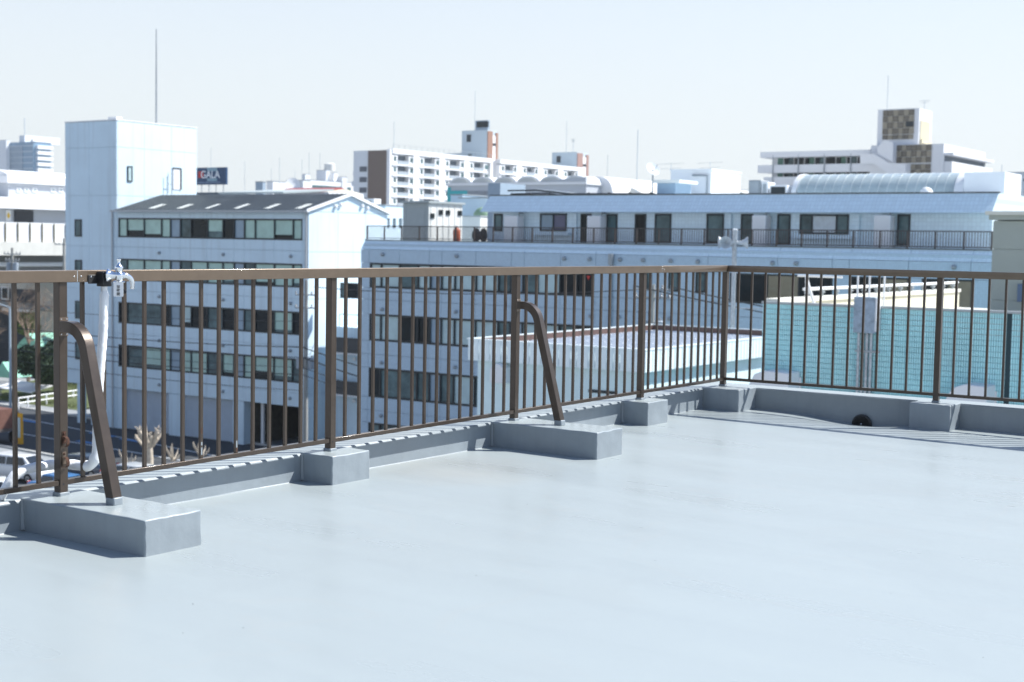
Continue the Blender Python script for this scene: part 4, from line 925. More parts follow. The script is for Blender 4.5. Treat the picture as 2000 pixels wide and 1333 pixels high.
# things on the mansard roof
zr = zt_+.02
pr_ = thing('pipe_rack', 'dark raised pipe rack running along the mansard roof', 'pipe rack', (XY(1150, 380, 62), 62, zr))
xa, xb = XY(992, 372, 62), XY(1280, 372, 62)
part('duct', MB().tube([(xa, 62, zr+.50), (xa+2.2, 62, zr+.52), (xa+4.4, 62, zr+.28), (xb, 62, zr+.24)], .05, 8), FRAME, pr_); part('duct', MB().tube([(xa, 62.6, zr+.32), (xa+2.6, 62.6, zr+.34), (xa+4.2, 62.6, zr+.1)], .05, 8), FRAME, pr_)
part('cover', MB().add([(xa+2.2, 61.6, zr+.56), (xa+4.8, 61.6, zr+.32), (xa+4.8, 62.6, zr+.32), (xa+2.2, 62.6, zr+.56), (xa+2.2, 61.6, zr+.60), (xa+4.8, 61.6, zr+.36), (xa+4.8, 62.6, zr+.36), (xa+2.2, 62.6, zr+.60)], [(0,3,2,1),(4,5,6,7),(0,1,5,4),(1,2,6,5),(2,3,7,6),(3,0,4,7)]), GALV, pr_)
for k in range(8):
    x = xa+.3+k*(xb-xa-.6)/7; part('leg', B(x-.05, x+.05, 61.95, 62.05, zr-.6, zr+.35), BLACK, pr_)
dx_, dy_ = XY(1275, 345, 64), 64.0
ds = thing('satellite_dish', 'white satellite dish on a mast above the mansard roof', 'satellite dish', (dx_, dy_, zr))
zd = zat(1275, 331, dx_, dy_); nd_ = Vector((.75, -.35, .55)).normalized()
part('dish', MB().lathe(Vector((dx_, dy_, zd))-nd_*.1, nd_, [(0, .05), (.02, .18), (.07, .33), (.13, .46), (.15, .46), (.09, .33), (.04, .16)], 22), mat('dish_white', (.66, .70, .72), .4), ds, smooth=True)
part('mast', MB().tube([(dx_, dy_, zr-.5), (dx_, dy_, zd-.2), (dx_, dy_, zd)], .05, 8), GREYM, ds, smooth=True); part('feed_arm', MB().tube([Vector((dx_, dy_, zd-.4)), Vector((dx_, dy_, zd))+nd_*.55], .02, 6), GREYM, ds)
hx0_, hx1_ = XY(1283, 365, 63), XY(1325, 365, 63)
h = thing('roof_kiosk', 'small roof kiosk with an overhanging lid beside the satellite dish', 'kiosk', ((hx0_+hx1_)/2, 64, zr)); part('wall', B(hx0_, hx1_-.2, 63, 65, zr-.6, ZY(1300, 358, 63)), mat('kiosk_blue', (.26, .36, .46), .5), h); part('lid', B(hx0_-.15, hx1_+.15, 62.8, 65.2, ZY(1300, 358, 63)+.002, ZY(1300, 352, 63)), OFFW, h)
x0, x1 = XY(1310, 350, 67), XY(1389, 350, 67); y1 = fx(1446, 350, x1)[0]
wb = thing('lift_machine_room', 'plain white machine room box on the roof right of the dish', 'machine room', ((x0+x1)/2, 69, zr)); part('wall', B(x0, x1, 67, y1, zr-.6, ZY(1350, 334, 67)), WHITE2, wb); part('coping', B(x0-.05, x1+.05, 66.95, y1+.05, ZY(1350, 334, 67)+.002, ZY(1350, 334, 67)+.1), WHITE2, wb)
part('pipe', MB().tube([(XY(1352, 345, 66.9), 66.9, ZY(1352, 343, 67)), (XY(1381, 345, 66.9), 66.9, ZY(1381, 344, 67)), (XY(1381, 345, 66.9), 66.9, zr)], .06, 6), GREYM, wb)
MASTM = mat('mast_pale_steel', (.50, .56, .60), .5)
def aerial(label, px, pytop, Y, zbase, arms=3, r=.03, cat='aerial'):
    x, zt2 = fy(px, pytop, Y); t = thing('rooftop_aerial', label, cat, (x, Y, zbase), 'aerials on the skyline')
    r *= .55; part('mast', MB().tube([(x, Y, zbase), (x, Y, zt2)], r, 6), MASTM, t)
    for k in range(arms):
        z = zt2-.1-.3*k; part('element', MB().tube([(x-.9+.15*k, Y, z), (x+.9-.15*k, Y, z+.05)], r*.6, 5), GREYM, t)
    return t
aerial('thin aerial mast left of the machine room box', 1311, 318, 69, 4, 2); aerial('fishbone aerial standing over the machine room box', 1387, 316, 69, 4, 3)
aerial('tall plain mast left of the satellite dish', 1246, 254, 75, 0, 0, .05)
# barrel-vaulted skylight
bva, bvb = XY(1556, 372, 63), XY(1862, 372, 63); ybv = 64.6; zbv = zr-.1; rr0 = zat(1700, 340, XY(1700, 345, ybv), ybv)-zbv
bv = thing('barrel_skylight', 'long grey translucent barrel-vault skylight on the mansard roof', 'skylight', ((bva+bvb)/2, ybv, zbv))
POLY = mat('polycarbonate', (.42, .49, .50), .22, .0, var=.12, vscale=1.5, coat=.5); n = 17; q0 = None; wv = (bvb-bva)/n
for k in range(n):
    x0 = bva+k*wv
    if q0 is None:
        pts = [(ybv-1.6*math.cos(math.pi*i/14), zbv+rr0*math.sin(math.pi*i/14)) for i in range(15)]
        q0 = part('pane', MB().prism(pts, 'x', x0+.03, x0+wv-.03), POLY, bv, smooth=True)
    else: inst(q0, k*wv)
    pts = [(ybv-1.615*math.cos(math.pi*i/14), zbv+(rr0+.015)*math.sin(math.pi*i/14)) for i in range(15)]
    if k == 0: r0_ = part('rib', MB().prism(pts, 'x', x0-.029, x0+.029), mat('rib_pale', (.50, .56, .57), .4), bv, smooth=True)
    else: inst(r0_, k*wv)
y1 = fx(1925, 355, bvb)[0]
pts = [(ybv-1.64*math.cos(math.pi*i/14), zbv+(rr0+.04)*math.sin(math.pi*i/14)) for i in range(15)]
part('end_cap', MB().prism(pts, 'x', bvb, bvb+.5), WHITE2, bv, smooth=True); part('end_house', B(bvb+.51, bvb+2.6, ybv-1.5, ybv+1.6, zbv, zbv+rr0*.95), WHITE2, bv)
part('end_cap', MB().prism(pts, 'x', bva-.35, bva-.06), WHITE2, bv, smooth=True)
v_ = thing('roof_ventilator', 'white scoop ventilator in front of the barrel skylight', 'ventilator', (XY(1812, 368, 60.5), 60.5, zr)); part('scoop', MB().lathe((XY(1812, 371, 60.5), 60.5, zr-.2), (-.2, 0, 1), [(0, .35), (.3, .36), (.55, .25), (.65, .08)], 14), WHITE2, v_, smooth=True); part('base', B(XY(1812, 371, 60.5)-.4, XY(1812, 371, 60.5)+.4, 60.1, 60.9, zr-.5, zr-.1), GREYM, v_)
for k, (a, b, ya, lab) in enumerate(((1462, 1486, 352, 'pale cooling unit at the left of the group before the skylight'), (1487, 1500, 356, 'small white cooling unit in the middle of the group before the skylight'), (1503, 1537, 362, 'low white slatted cooling unit next to the barrel skylight'))):
    x0, x1 = XY(a, 365, 63), XY(b, 365, 63); t = thing('cooling_unit', lab, 'air conditioner', ((x0+x1)/2, 63.5, zr), 'cooling units on the mansard roof')
    zt2 = ZY((a+b)/2, ya, 63); part('cabinet', B(x0, x1, 63, 64, zr-.4, zt2), WHITE2 if k else GREYM, t, bevel=.03); part('grille', B(x0+.1, x1-.1, 62.96, 62.999, zr-.1, zt2-.1), FRAME if k == 2 else GREYM, t)

# ================================================================== F: apartment slab with brown end wall
fX, fY0 = -236.8, 283.5
BRW = mat('brown_tile_wall', (.17, .125, .10), .7, var=.05, vscale=.05); ORW = mat('terracotta_tile_wall', (.30, .165, .115), .7, var=.06); BLW = mat('pale_wall', (.70, .73, .76), .7, var=.03, vscale=.1)
FW = mat('apartment_white', (.80, .81, .82), .6)
fz1 = ZY(763, 293, fY0); st = 2.82
F_ = thing('apartment_slab', 'long white apartment slab with a brown end wall on the skyline', 'apartment block', (fX-8, 310, GZ))
fx0 = XY(690, 310, fY0); fbx0 = XY(720, 310, fY0); fbx1 = XY(757, 310, fY0)
fye = fx(962, 313, fX)[0]
part('wall', B(fx0, fX-1.4, fY0+.1, fye, GZ, fz1), BLW, F_); part('end_panel', B(fbx0, fbx1, fY0-.3, fY0+.09, GZ, fz1-.1), BRW, F_); part('end_frame', B(fbx1+.01, fX, fY0-.35, fY0+.6, GZ, fz1+.15), FW, F_)
part('roof_band', B(fX-1.39, fX+.25, fY0+.61, fye, fz1-.9, fz1+.35), FW, F_)
for k in range(4):
    z = fz1-2.2-st*k-st; x0, x1 = XY(702, 340, fY0), XY(716, 340, fY0)
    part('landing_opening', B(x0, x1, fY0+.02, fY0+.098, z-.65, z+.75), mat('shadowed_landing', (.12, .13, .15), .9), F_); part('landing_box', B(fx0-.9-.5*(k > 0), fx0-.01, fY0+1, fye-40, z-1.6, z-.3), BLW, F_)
unit = (fye-fY0-.6)/4.0
RAIL = mat('balcony_screen_grey', (.35, .40, .44), .5); DRKB = mat('balcony_recess', (.16, .19, .22), .9)
for u in range(4):
    v0 = fY0+.6+u*unit
    part('fin', B(fX-1.39, fX+.15, v0+unit-2.6 if u < 3 else v0+unit-1.2, v0+unit-.01, GZ, fz1-.92), FW, F_)
    for f_ in range(8):
        z1 = fz1-.95-f_*st; z0 = z1-st
        sl_ = part('balcony', B(fX-1.38, fX+.3, v0+.02, v0+unit-2.62, z0, z0+.95), FW, F_) if f_ > 5 else part('balcony', B(fX-1.38, fX+.3, v0+.02, v0+unit-2.62, z0-.25, z0+.12), FW, F_)
        if f_ < 6:
            w1, w2 = unit*.18, unit*.62
            part('recess', B(fX-1.392, fX-1.34, v0+w1+.3, v0+w2, z0+.13, z1-.27), DRKB, sl_)
            part('screen', B(fX+.02, fX+.08, v0+w1+.3, v0+w2, z0+.121, z0+1.1), RAIL, sl_)
            part('front_wall', B(fX-1.33, fX-.05, v0+.03, v0+w1+.28, z0+.122, z1-.26), FW, sl_); part('front_wall', B(fX-1.33, fX-.05, v0+w2+.02, v0+unit-2.63, z0+.122, z1-.26), FW, sl_)
            part('window', B(fX-.049, fX-.0, v0+.8, v0+w1-.3, z0+.9, z1-.7), GLASSM, sl_); part('window', B(fX-.049, fX-.0, v0+w2+.6, v0+w2+2.4, z0+.9, z1-.7), GLASSM, sl_)
rl_ = MB()
for k in range(19): rl_.box(fX-.1, fX-.02, fY0+1+k*(fye-fY0-2)/18, fY0+1.08+k*(fye-fY0-2)/18, fz1+.36, fz1+1.6)
rl_.box(fX-.1, fX-.02, fY0+1, fye-1, fz1+1.55, fz1+1.62); part('roof_fence', rl_, GREYM, F_)
# lift tower 1
def lift_tower(label, pxl, pxc, pxr, ytop, X_off, Y0, wall, side, zlow, sign=False):
    xc = XY(pxc, ytop+20, Y0); xl = XY(pxl, ytop+20, Y0); y1 = fx(pxr, ytop+20, xc)[0]; z1 = ZY(pxc, ytop, Y0)
    t = thing('lift_tower', label, 'tower', ((xl+xc)/2, Y0+5, zlow)); part('wall', B(xl, xc-.3, Y0, y1, zlow, z1), wall, t)
    L = y1-Y0
    part('side_wall', B(xc-.29, xc, Y0+.02, Y0+L*.48, zlow, z1-.3), side, t); part('side_wall', B(xc-.29, xc, Y0+L*.78, y1, zlow, z1-.6), side, t); part('light_strip', B(xc-.29, xc-.1, Y0+L*.481, Y0+L*.779, zlow, z1-1.5), FW, t)
    for k in range(5):
        z = z1-4.5-k*5.6
        if z > zlow+1: part('dark_band', B(xc-.09, xc-.02, Y0+L*.485, Y0+L*.775, z, z+.8), FRAME, t)
    part('window', B(xl+L*.0+1.8, xl+3.4, Y0-.06, Y0-.005, z1-3.4, z1-1.2), FRAME, t); part('window', B(xl+2.4, xl+3.8, Y0-.06, Y0-.005, z1-8.0, z1-6.9), GLASSM, t)
    return t, xl, xc, y1, z1
PALEG = mat('pale_blue_grey_wall', (.50, .58, .62), .7, var=.03, vscale=.1)
ty1 = fye+2
t, xl, xc, y1, z1 = lift_tower('tall pale lift tower with terracotta side on the apartment slab', 902, 953, 973, 254, 0, ty1, PALEG, ORW, GZ)
sg = part('roof_louvre', B(xl+4.5, xc-.5, ty1+.5, ty1+1.5, z1+.01, z1+2.9), mat('louvre_blue', (.28, .36, .44), .5), t)
for k in range(6): part('louvre_slot', B(xl+5.0+k*(xc-xl-5.5)/6, xl+5.0+k*(xc-xl-5.5)/6+1.0, ty1+.42, ty1+.498, z1+.8, z1+2.6), FRAME, sg)
part('low_wing', B(xl-8, xl-.01, ty1, ty1+8, GZ, ZY(880, 300, ty1)), PALEG, t)
aerial('thin mast on the terracotta-sided lift tower', 928, 178, ty1+4, z1, 0, .14); aerial('thin mast on the near end of the apartment slab', 770, 238, fY0+6, fz1, 0, .14)
# second wing and its tower
f2 = fx(976, 318, fX)[0]; f2e = fx(1137, 335, fX)[0]; z2 = zat(980, 314, fX, f2)
F2 = thing('apartment_slab', 'farther white apartment wing between the two lift towers', 'apartment block', (fX-8, (f2+f2e)/2, GZ))
part('wall', B(fX-16, fX-1.4, f2, f2e, GZ, z2), BLW, F2); part('roof_band', B(fX-1.39, fX+.25, f2, f2e, z2-.9, z2+.35), FW, F2)
un2 = (f2e-f2)/4
for u in range(4):
    v0 = f2+u*un2
    part('fin', B(fX-1.39, fX+.15, v0+un2-3, v0+un2-.01, GZ, z2-.92), FW, F2)
    for f_ in range(3):
        zz1 = z2-.95-f_*st; zz0 = zz1-st; sl_ = part('balcony', B(fX-1.38, fX+.3, v0+.02, v0+un2-3.02, zz0-.25, zz0+.12), FW, F2)
        part('recess', B(fX-1.392, fX-1.34, v0+un2*.25, v0+un2*.62, zz0+.13, zz1-.27), DRKB, sl_); part('screen', B(fX+.02, fX+.08, v0+un2*.25, v0+un2*.62, zz0+.121, zz0+1.1), RAIL, sl_)
        part('front_wall', B(fX-1.33, fX-.05, v0+.03, v0+un2*.25-.02, zz0+.122, zz1-.26), FW, sl_); part('front_wall', B(fX-1.33, fX-.05, v0+un2*.62+.02, v0+un2-3.03, zz0+.122, zz1-.26), FW, sl_)
        part('window', B(fX-.049, fX, v0+1.2, v0+un2*.2, zz0+.9, zz1-.7), GLASSM, sl_); part('window', B(fX-.049, fX, v0+un2*.66, v0+un2*.8, zz0+.9, zz1-.7), GLASSM, sl_)
t, xl, xc, y1, z1 = lift_tower('shorter lift tower with a rose-brown side at the far end of the apartments', 1078, 1128, 1150, 297, 0, f2e+2, PALEG, mat('rose_brown_wall', (.33, .20, .17), .7, var=.05), GZ)
aerial('tall thin mast on the shorter lift tower', 1107, 236, f2e+6, z1, 0, .15); aerial('aerial with crossed elements on the shorter lift tower', 1120, 272, f2e+9, z1, 4, .16)

# ================================================================== G: warehouse with arched rooflights
gY = 150.0; gx0, gx1 = XY(875, 365, gY), XY(1145, 360, gY); gz = ZY(1000, 362, gY)
G_ = thing('warehouse', 'grey warehouse with a row of white arched rooflights and turquoise doors', 'warehouse', ((gx0+gx1)/2, 165, GZ))
part('wall', B(gx0, gx1, gY, 185, GZ, gz), mat('warehouse_cladding', (.46, .49, .53), .6, var=.04, vscale=.2), G_); part('door', B(XY(880, 380, gY), XY(913, 380, gY), gY-.1, gY-.01, ZY(890, 388, gY), ZY(890, 373, gY)), mat('turquoise_door', (.05, .42, .45), .5), G_)
part('corner_panel', B(gx0-.05, gx0+.5, gY-.08, gY-.01, GZ, ZY(890, 366, gY)), mat('turquoise_door', (.05, .42, .45)), G_)
for k in range(5): part('louvre_door', B(XY(915, 380, gY)+k*1.5, XY(915, 380, gY)+k*1.5+1.44, gY-.1, gY-.01, ZY(890, 387, gY), ZY(890, 374, gY)), mat('louvre_grey', (.28, .30, .33), .7), G_)
part('eaves', B(gx0-.2, gx1+.2, gY-.3, 185, gz+.002, gz+.35), WHITE2, G_)
n = 6; w_ = (gx1-gx0)/n; q0 = None
for k in range(n):
    if q0 is None:
        pts = [(gx0+w_*.5-w_*.5*math.cos(math.pi*i/12), gz+.36+.85*math.sin(math.pi*i/12)) for i in range(13)]
        q0 = part('arched_rooflight', MB().prism(pts, 'y', gY+.4, 184), WHITE2, G_, smooth=True)
        e0 = part('arch_end', MB().prism([(gx0+w_*.5+(p[0]-gx0-w_*.5)*.82, gz+.36+(p[1]-gz-.36)*.78) for p in pts], 'y', gY+.2, gY+.39), mat('rooflight_louvre', (.55, .56, .53), .7), G_)
    else: inst(q0, k*w_); inst(e0, k*w_)
part('gable_wedge', MB().prism([(gx1-8, gz+.37), (gx1+.1, gz+.37), (gx1+.1, ZY(1145, 346, gY))], 'y', gY-.3, gY+.15), mat('warehouse_cladding', (.46, .49, .53)), G_)
g2x0 = XY(1145, 360, gY+4)
dm = thing('arched_hall', 'white round-roofed hall to the right of the warehouse', 'hall', (g2x0+5, gY+20, GZ))
hx_ = XY(1196, 360, gY+4); pts = [(g2x0+(hx_-g2x0)*(.5-.5*math.cos(math.pi*i/14)), ZY(1170, 373, gY+4)+(ZY(1170, 345, gY+4)-ZY(1170, 373, gY+4))*math.sin(math.pi*i/14)) for i in range(15)]
part('wall', B(g2x0, hx_, gY+4.1, gY+50, GZ, ZY(1170, 373, gY+4)-.01), WHITE2, dm); part('vault', MB().prism(pts, 'y', gY+4, gY+50), WHITE2, dm, smooth=True); part('blue_sign', B(XY(1149, 363, gY+4), XY(1153, 363, gY+4), gY+3.8, gY+3.99, ZY(1150, 367, gY+4), ZY(1150, 357, gY+4)), mat('blue_sign', (.04, .22, .60), .5), dm)
for k in range(4):
    x0 = hx_+k*5.2; single('sawtooth_roof', MB().prism([(x0, 7.4), (x0+5, 7.4), (x0+.6, 9.3-.15*k)], 'y', gY+8, gY+40), OFFW, ('first', 'second', 'third', 'fourth')[k]+' pale sawtooth roof to the right of the round-roofed hall', 'roof', 'sawtooth roofs')

# ================================================================== H: apartment with checkered stair tower
hX, hY = -61.6, 198.7
HW = mat('block_white', (.70, .71, .73), .7, var=.03, vscale=.1); H_ = thing('checkered_apartment', 'white apartment block with checkered brown tile stair tower on the right skyline', 'apartment block', (hX-14, 205, GZ))
hz1 = ZY(1843, 281, hY); hxw = XY(1480, 320, hY); hxs = XY(1700, 320, hY)
yH2 = fx(1925, 300, hX)[0]
cA, cB = mat('check_brown', (.14, .12, .09), .5, var=.08), mat('check_tan', (.27, .235, .175), .5, var=.08)
part('core_wall', B(hxs, hX, hY, yH2-.01, GZ, ZY(1843, 281, hY)), HW, H_)
# left wing with access galleries
zt3 = ZY(1600, 295, hY); xl3 = XY(1497, 310, hY)
part('wing_wall', B(xl3+.2, hxs, hY+1.8, hY+10, GZ, zt3-.3), HW, H_); part('roof_slab', B(xl3-1, hxs, hY-.2, hY+10, zt3-.9, zt3), HW, H_)
for k, (ya, yb) in enumerate(((321, 337), (345, 362))):
    z1 = ZY(1600, ya, hY); z0 = ZY(1600, yb, hY); ga = part('gallery', B((hxw if k == 0 else xl3-.4), hxs, hY, hY+.2, z0, z1), HW, H_); part('gallery_floor', B(xl3-.4, hxs, hY+.21, hY+1.79, z0, z0+.2), HW, ga)
    for j in range(9):
        x = xl3+1.2+j*(hxs-xl3-1.5)/9; part('flat_door', B(x, x+.9, hY+1.72, hY+1.795, z1-.9, z1+1.2), [mat('green_door', (.10, .22, .17), .6), GLASSM, GLASSD][j % 3], ga); part('window', B(x+1.1, x+1.9, hY+1.72, hY+1.795, z1+.1, z1+1.1), GLASSD, ga)
for j in range(4):
    x = xl3+j*(hxs-xl3)/4+1.2; part('gallery_pipe', MB().tube([(x, hY-.15, GZ), (x, hY-.15, zt3-.5)], .09, 6), GREYM, H_)
# stair zigzag
zs0, zs1 = ZY(1720, 330, hY), ZY(1720, 300, hY)
part('stair_flight', MB().prism([(XY(1690, 303, hY), ZY(1690, 303, hY)), (XY(1718, 303, hY), ZY(1718, 303, hY)), (XY(1745, 320, hY), ZY(1745, 320, hY)), (XY(1778, 322, hY), ZY(1778, 322, hY)), (XY(1778, 342, hY), ZY(1778, 342, hY)), (XY(1748, 342, hY), ZY(1748, 342, hY)), (XY(1716, 321, hY), ZY(1716, 321, hY)), (XY(1690, 321, hY), ZY(1690, 321, hY))], 'y', hY-2.2, hY-1.9), HW, H_)
part('stair_flight', MB().prism([(XY(1752, 280, hY), ZY(1752, 280, hY)), (XY(1752, 318, hY), ZY(1752, 318, hY)), (XY(1722, 303, hY), ZY(1722, 303, hY)), (XY(1722, 290, hY), ZY(1722, 290, hY)), (XY(1735, 275, hY), ZY(1735, 275, hY))], 'y', hY-1.85, hY-1.6), HW, H_)
part('stair_shadow_wall', B(XY(1700, 300, hY), XY(1752, 300, hY), hY-.06, hY-.01, ZY(1720, 345, hY), ZY(1720, 290, hY)), HW, H_)
def checks(px0, px1, ya, yb, Yp, nx_, nz_):
    x0, z1 = fy(px0, ya, Yp); x1, z0 = fy(px1, yb, Yp); dx, dz = (x1-x0)/nx_, (z1-z0)/nz_
    for i in range(nx_):
        for j in range(nz_): part('tile', B(x0+i*dx+.03, x0+(i+1)*dx-.03, Yp-.16, Yp-.012, z0+j*dz+.03, z0+(j+1)*dz-.03), (cA, cB)[(i+j+(random.random() < .04)) % 2], H_)
checks(1752, 1819, 284, 318, hY, 7, 3); checks(1779, 1818, 321, 342, hY, 4, 2)
# tower
tY = hY+1.0; tx0, tx1 = XY(1714, 240, tY), XY(1795, 240, tY); tz1 = ZY(1755, 213, tY); tyb = fx(1820, 240, tx1)[0]
part('tower', B(tx0, tx1, tY, tyb, hz1-4, tz1), HW, H_)
checks(1725, 1785, 216, 262, tY, 6, 4); checks(1724, 1784, 264.5, 272, tY, 6, 1)
part('tower_window', B(XY(1770, 243, tY), XY(1785, 243, tY), tY-.25, tY-.165, ZY(1777, 248, tY), ZY(1777, 238, tY)), FRAME, H_)
part('tower_side_tiles', B(tx1+.01, tx1+.1, tY+.5, tyb-1.0, hz1-2, tz1-1.8), mat('buff_tile_wall', (.55, .50, .36), .6, var=.05), H_); part('tower_side_ledge', B(tx1+.11, tx1+.4, tY+.5, tyb-1, tz1-5.2, tz1-4.6), mat('buff_tile_wall', (.55, .50, .36)), H_)
# sunlit balconies on the right side
for k, (za, zb) in enumerate(((hz1-2.6, hz1-4.6), (hz1-5.5, hz1-7.4), (hz1-8.3, hz1-10.2))):
    part('balcony', B(hX+.01, hX+1.2, hY+.3, yH2, zb, za+.0), HW, H_); part('recess', B(hX+.005, hX+.06, hY+.5, yH2-.2, za+.02, za+.85), DRKB, H_)
part('side_roof', B(hX+.01, hX+1.4, hY+.2, yH2, hz1-1.7, hz1-1.3), HW, H_)
aerial('thin mast on the checkered stair tower', 1735, 148, tY+3, tz1, 0, .09); aerial('aerial on the right edge of the checkered tower', 1806, 196, tY+5, tz1, 2, .09)
q = simple_block('apartment_block', 'bluish apartment block at the right edge of the skyline', 'apartment block', XY(1928, 350, 230), XY(2060, 350, 230), 230, 245, ZY(1960, 338, 230), mat('bluish_wall', (.42, .48, .54), .7, var=.04))
for j in range(6):
    x = XY(1934, 355, 230)+j*2.6; part('window', B(x, x+1.1, 229.9, 229.98, ZY(1960, 356, 230)+.1, ZY(1960, 350, 230)), FRAME, q)
part('balcony_band', B(XY(1928, 365, 229), XY(2060, 365, 229), 228.6, 229.9, ZY(1960, 369, 230), ZY(1960, 358, 230)), mat('bluish_panel', (.35, .45, .52), .5), q)
aerial('roof mast on the bluish block at the far right', 1957, 322, 234, ZY(1960, 338, 230), 0, .1)
# lattice mast near right edge
single('lattice_mast', MB().tube([(XY(1991, 420, 70), 70, 0), (XY(1991, 420, 70), 70, ZY(1991, 340, 70))], .05, 6).tube([(XY(1997, 420, 70), 70, 0), (XY(1994, 420, 70), 70, ZY(1994, 340, 70))], .05, 6), GREYM, 'thin lattice mast at the right edge above the mansard roof', 'mast')

# ================================================================== skyline left: sign, small blocks, tower, viaduct
sY = 100.0; sx0, sx1 = XY(387, 345, sY), XY(441.5, 345, sY); sz0, sz1 = ZY(414, 361, sY), ZY(414, 327.5, sY)
S_ = thing('rooftop_sign', 'navy rooftop billboard reading GALA right of the stair tower', 'billboard', ((sx0+sx1)/2, sY, sz0-.8))
NAVY = mat('navy_sign_face', (.012, .055, .14), .4); part('board', B(sx0-.6, sx1, sY, sY+.25, sz0, sz1), NAVY, S_)
L_ = sx1-sx0; Hs = sz1-sz0
part('pale_panel', MB().box(sx0+L_*.33, sx0+L_*.68, sY-.02, sY-.004, sz0+Hs*.20, sz0+Hs*.36).box(sx0+L_*.33, sx0+L_*.68, sY-.02, sY-.004, sz0+Hs*.78, sz1-.005), mat('pale_blue_print', (.24, .37, .45), .5), S_)
part('red_panel', B(sx0+.02, sx0+L_*.20, sY-.021, sY-.005, sz0+Hs*.40, sz0+Hs*.78), mat('red_print', (.50, .03, .03), .5), S_)
text_part('lettering', 'GALA', Hs*.62, (sx0+L_*.44, sY-.03, sz0+Hs*.57), (1, 0, 0), (0, 0, 1), mat('sign_letter', (.85, .88, .92), .5), S_, .008, .012)
for k in range(13): part('small_print', B(sx0+.05+k*L_*.062, sx0+.05+k*L_*.062+L_*.045, sY-.02, sY-.004, sz0+Hs*.09, sz0+Hs*.15+.02*(k % 3)), mat('sign_small_print', (.22, .30, .42), .5), S_)
for k in range(4): part('leg', B(sx0+.4+k*L_*.26, sx0+.47+k*L_*.26, sY+.1, sY+.17, sz0-.9, sz0-.002), GREYM, S_)
q = simple_block('sign_building', 'dark grey block carrying the navy billboard', 'building', XY(372, 375, sY-.5), XY(430, 375, sY-.5), sY-.5, sY+8, sz0-.88, mat('dark_grey_cladding', (.09, .12, .15), .6, var=.05), False)
# long grey shed roof
shx0, shx1 = XY(433, 372, 92), XY(560, 377, 92); sh = thing('shed_roof', 'long grey shed roof right of the billboard block', 'shed', ((shx0+shx1)/2, 94, GZ))
part('roof', MB().prism([(91.5, ZY(490, 379, 92)), (91.5, ZY(490, 376, 92)), (99, ZY(490, 369, 92)+.2), (99, ZY(490, 369, 92))], 'x', shx0, shx1), mat('shed_grey', (.40, .45, .45), .5, var=.05), sh); part('wall', B(shx0+.4, shx1-.4, 92.2, 98, GZ, ZY(490, 380, 92)), mat('dark_grey_cladding', (.09, .12, .15)), sh)
# red-roofed house
ry = 108.0; rx0, rx1 = XY(535, 378, ry), XY(634, 378, ry); rh = thing('red_roofed_house', 'white house with a red tiled ridge roof behind the dark gable roof', 'house', ((rx0+rx1)/2, ry+3, GZ))
zr0, zr1 = ZY(590, 376, ry), ZY(590, 371, ry+3); part('wall', B(rx0, rx1+.6, ry, ry+6, GZ, zr0), WHITE2, rh); part('roof', MB().prism([(ry-.3, zr0+.02), (ry+6.3, zr0+.02), (ry+3, zr1+.2)], 'x', rx0-.3, rx1-.2), mat('red_tiles', (.30, .07, .07), .7, var=.15, vscale=3), rh); part('gable', MB().prism([(ry, zr0+.01), (ry+6, zr0+.01), (ry+3, zr1)], 'x', rx1-.15, rx1+.4), CRM, rh)
# blocks around x = 500..690
def far_block(label, px0, pxc, pxr, ya, Y, m_, name='apartment_block', floors=0, group='distant apartment blocks'):
    x0, x1 = XY(px0, ya+8, Y), XY(pxc, ya+8, Y); y1 = fx(pxr, ya+8, x1)[0]; z1 = ZY(pxc, ya, Y)
    t = simple_block(name, label, 'apartment block', x0, x1, Y, y1, z1, m_, True, group); s_ = Y/200
    for f_ in range(floors):
        z = z1-1.6-f_*3
        part('window_band', B(x1+.01, x1+.05, Y+1.0, y1-1, z-.9, z+.2), GLASSM, t); part('balcony_band', B(x1+.06, x1+.7, Y+.6, y1-.3, z-2.2, z-.9), FW, t)
    return t
far_block('grey roof cabin with a dark blue door at the left of the distant roofs', 499, 513, 519, 356, 150, mat('blue_grey_panel', (.30, .38, .46)))
far_block('small cream block among the distant white roofs', 521, 533, 558, 355, 170, FW)
b = far_block('grey gabled block with a satellite dish behind the red roof', 559, 592, 606, 353, 200, BLW)
x, z = fy(572, 363, 199); dd = thing('satellite_dish', 'white satellite dish on the distant grey block above the red roof', 'satellite dish', (x, 199, z-2)); part('dish', MB().lathe((x, 199, z), (.7, -.6, .3), [(0, .1), (.15, .7), (.4, 1.5), (.42, 1.5), (.2, .7)], 16), FW, dd, smooth=True); part('mast', MB().tube([(x, 199.2, z-3.2), (x, 199.2, z)], .15, 6), GREYM, dd)
b = far_block('white terraced apartment block with a roof tank left of the brown-ended slab', 590, 605, 690, 352, 300, FW, 'apartment_block', 6)
far_block('stair house on the white terraced block', 590, 596, 606, 341, 303, BLW); t = far_block('lift house with a tank on the white terraced block', 618, 637, 644, 333, 310, BLW)
x0, z0 = fy(630, 333, 311); part('tank', MB().lathe((x0+1, 313, z0), (0, 0, 1), [(0, .1), (.01, 1.6), (1.9, 1.6), (2.2, 1.2)], 14), OFFW, t, smooth=True)
far_block('white plant room right of the tank on the terraced block', 646, 652, 660, 338, 312, FW); far_block('small stair head at the right of the terraced block', 660, 668, 678, 346, 314, BLW)
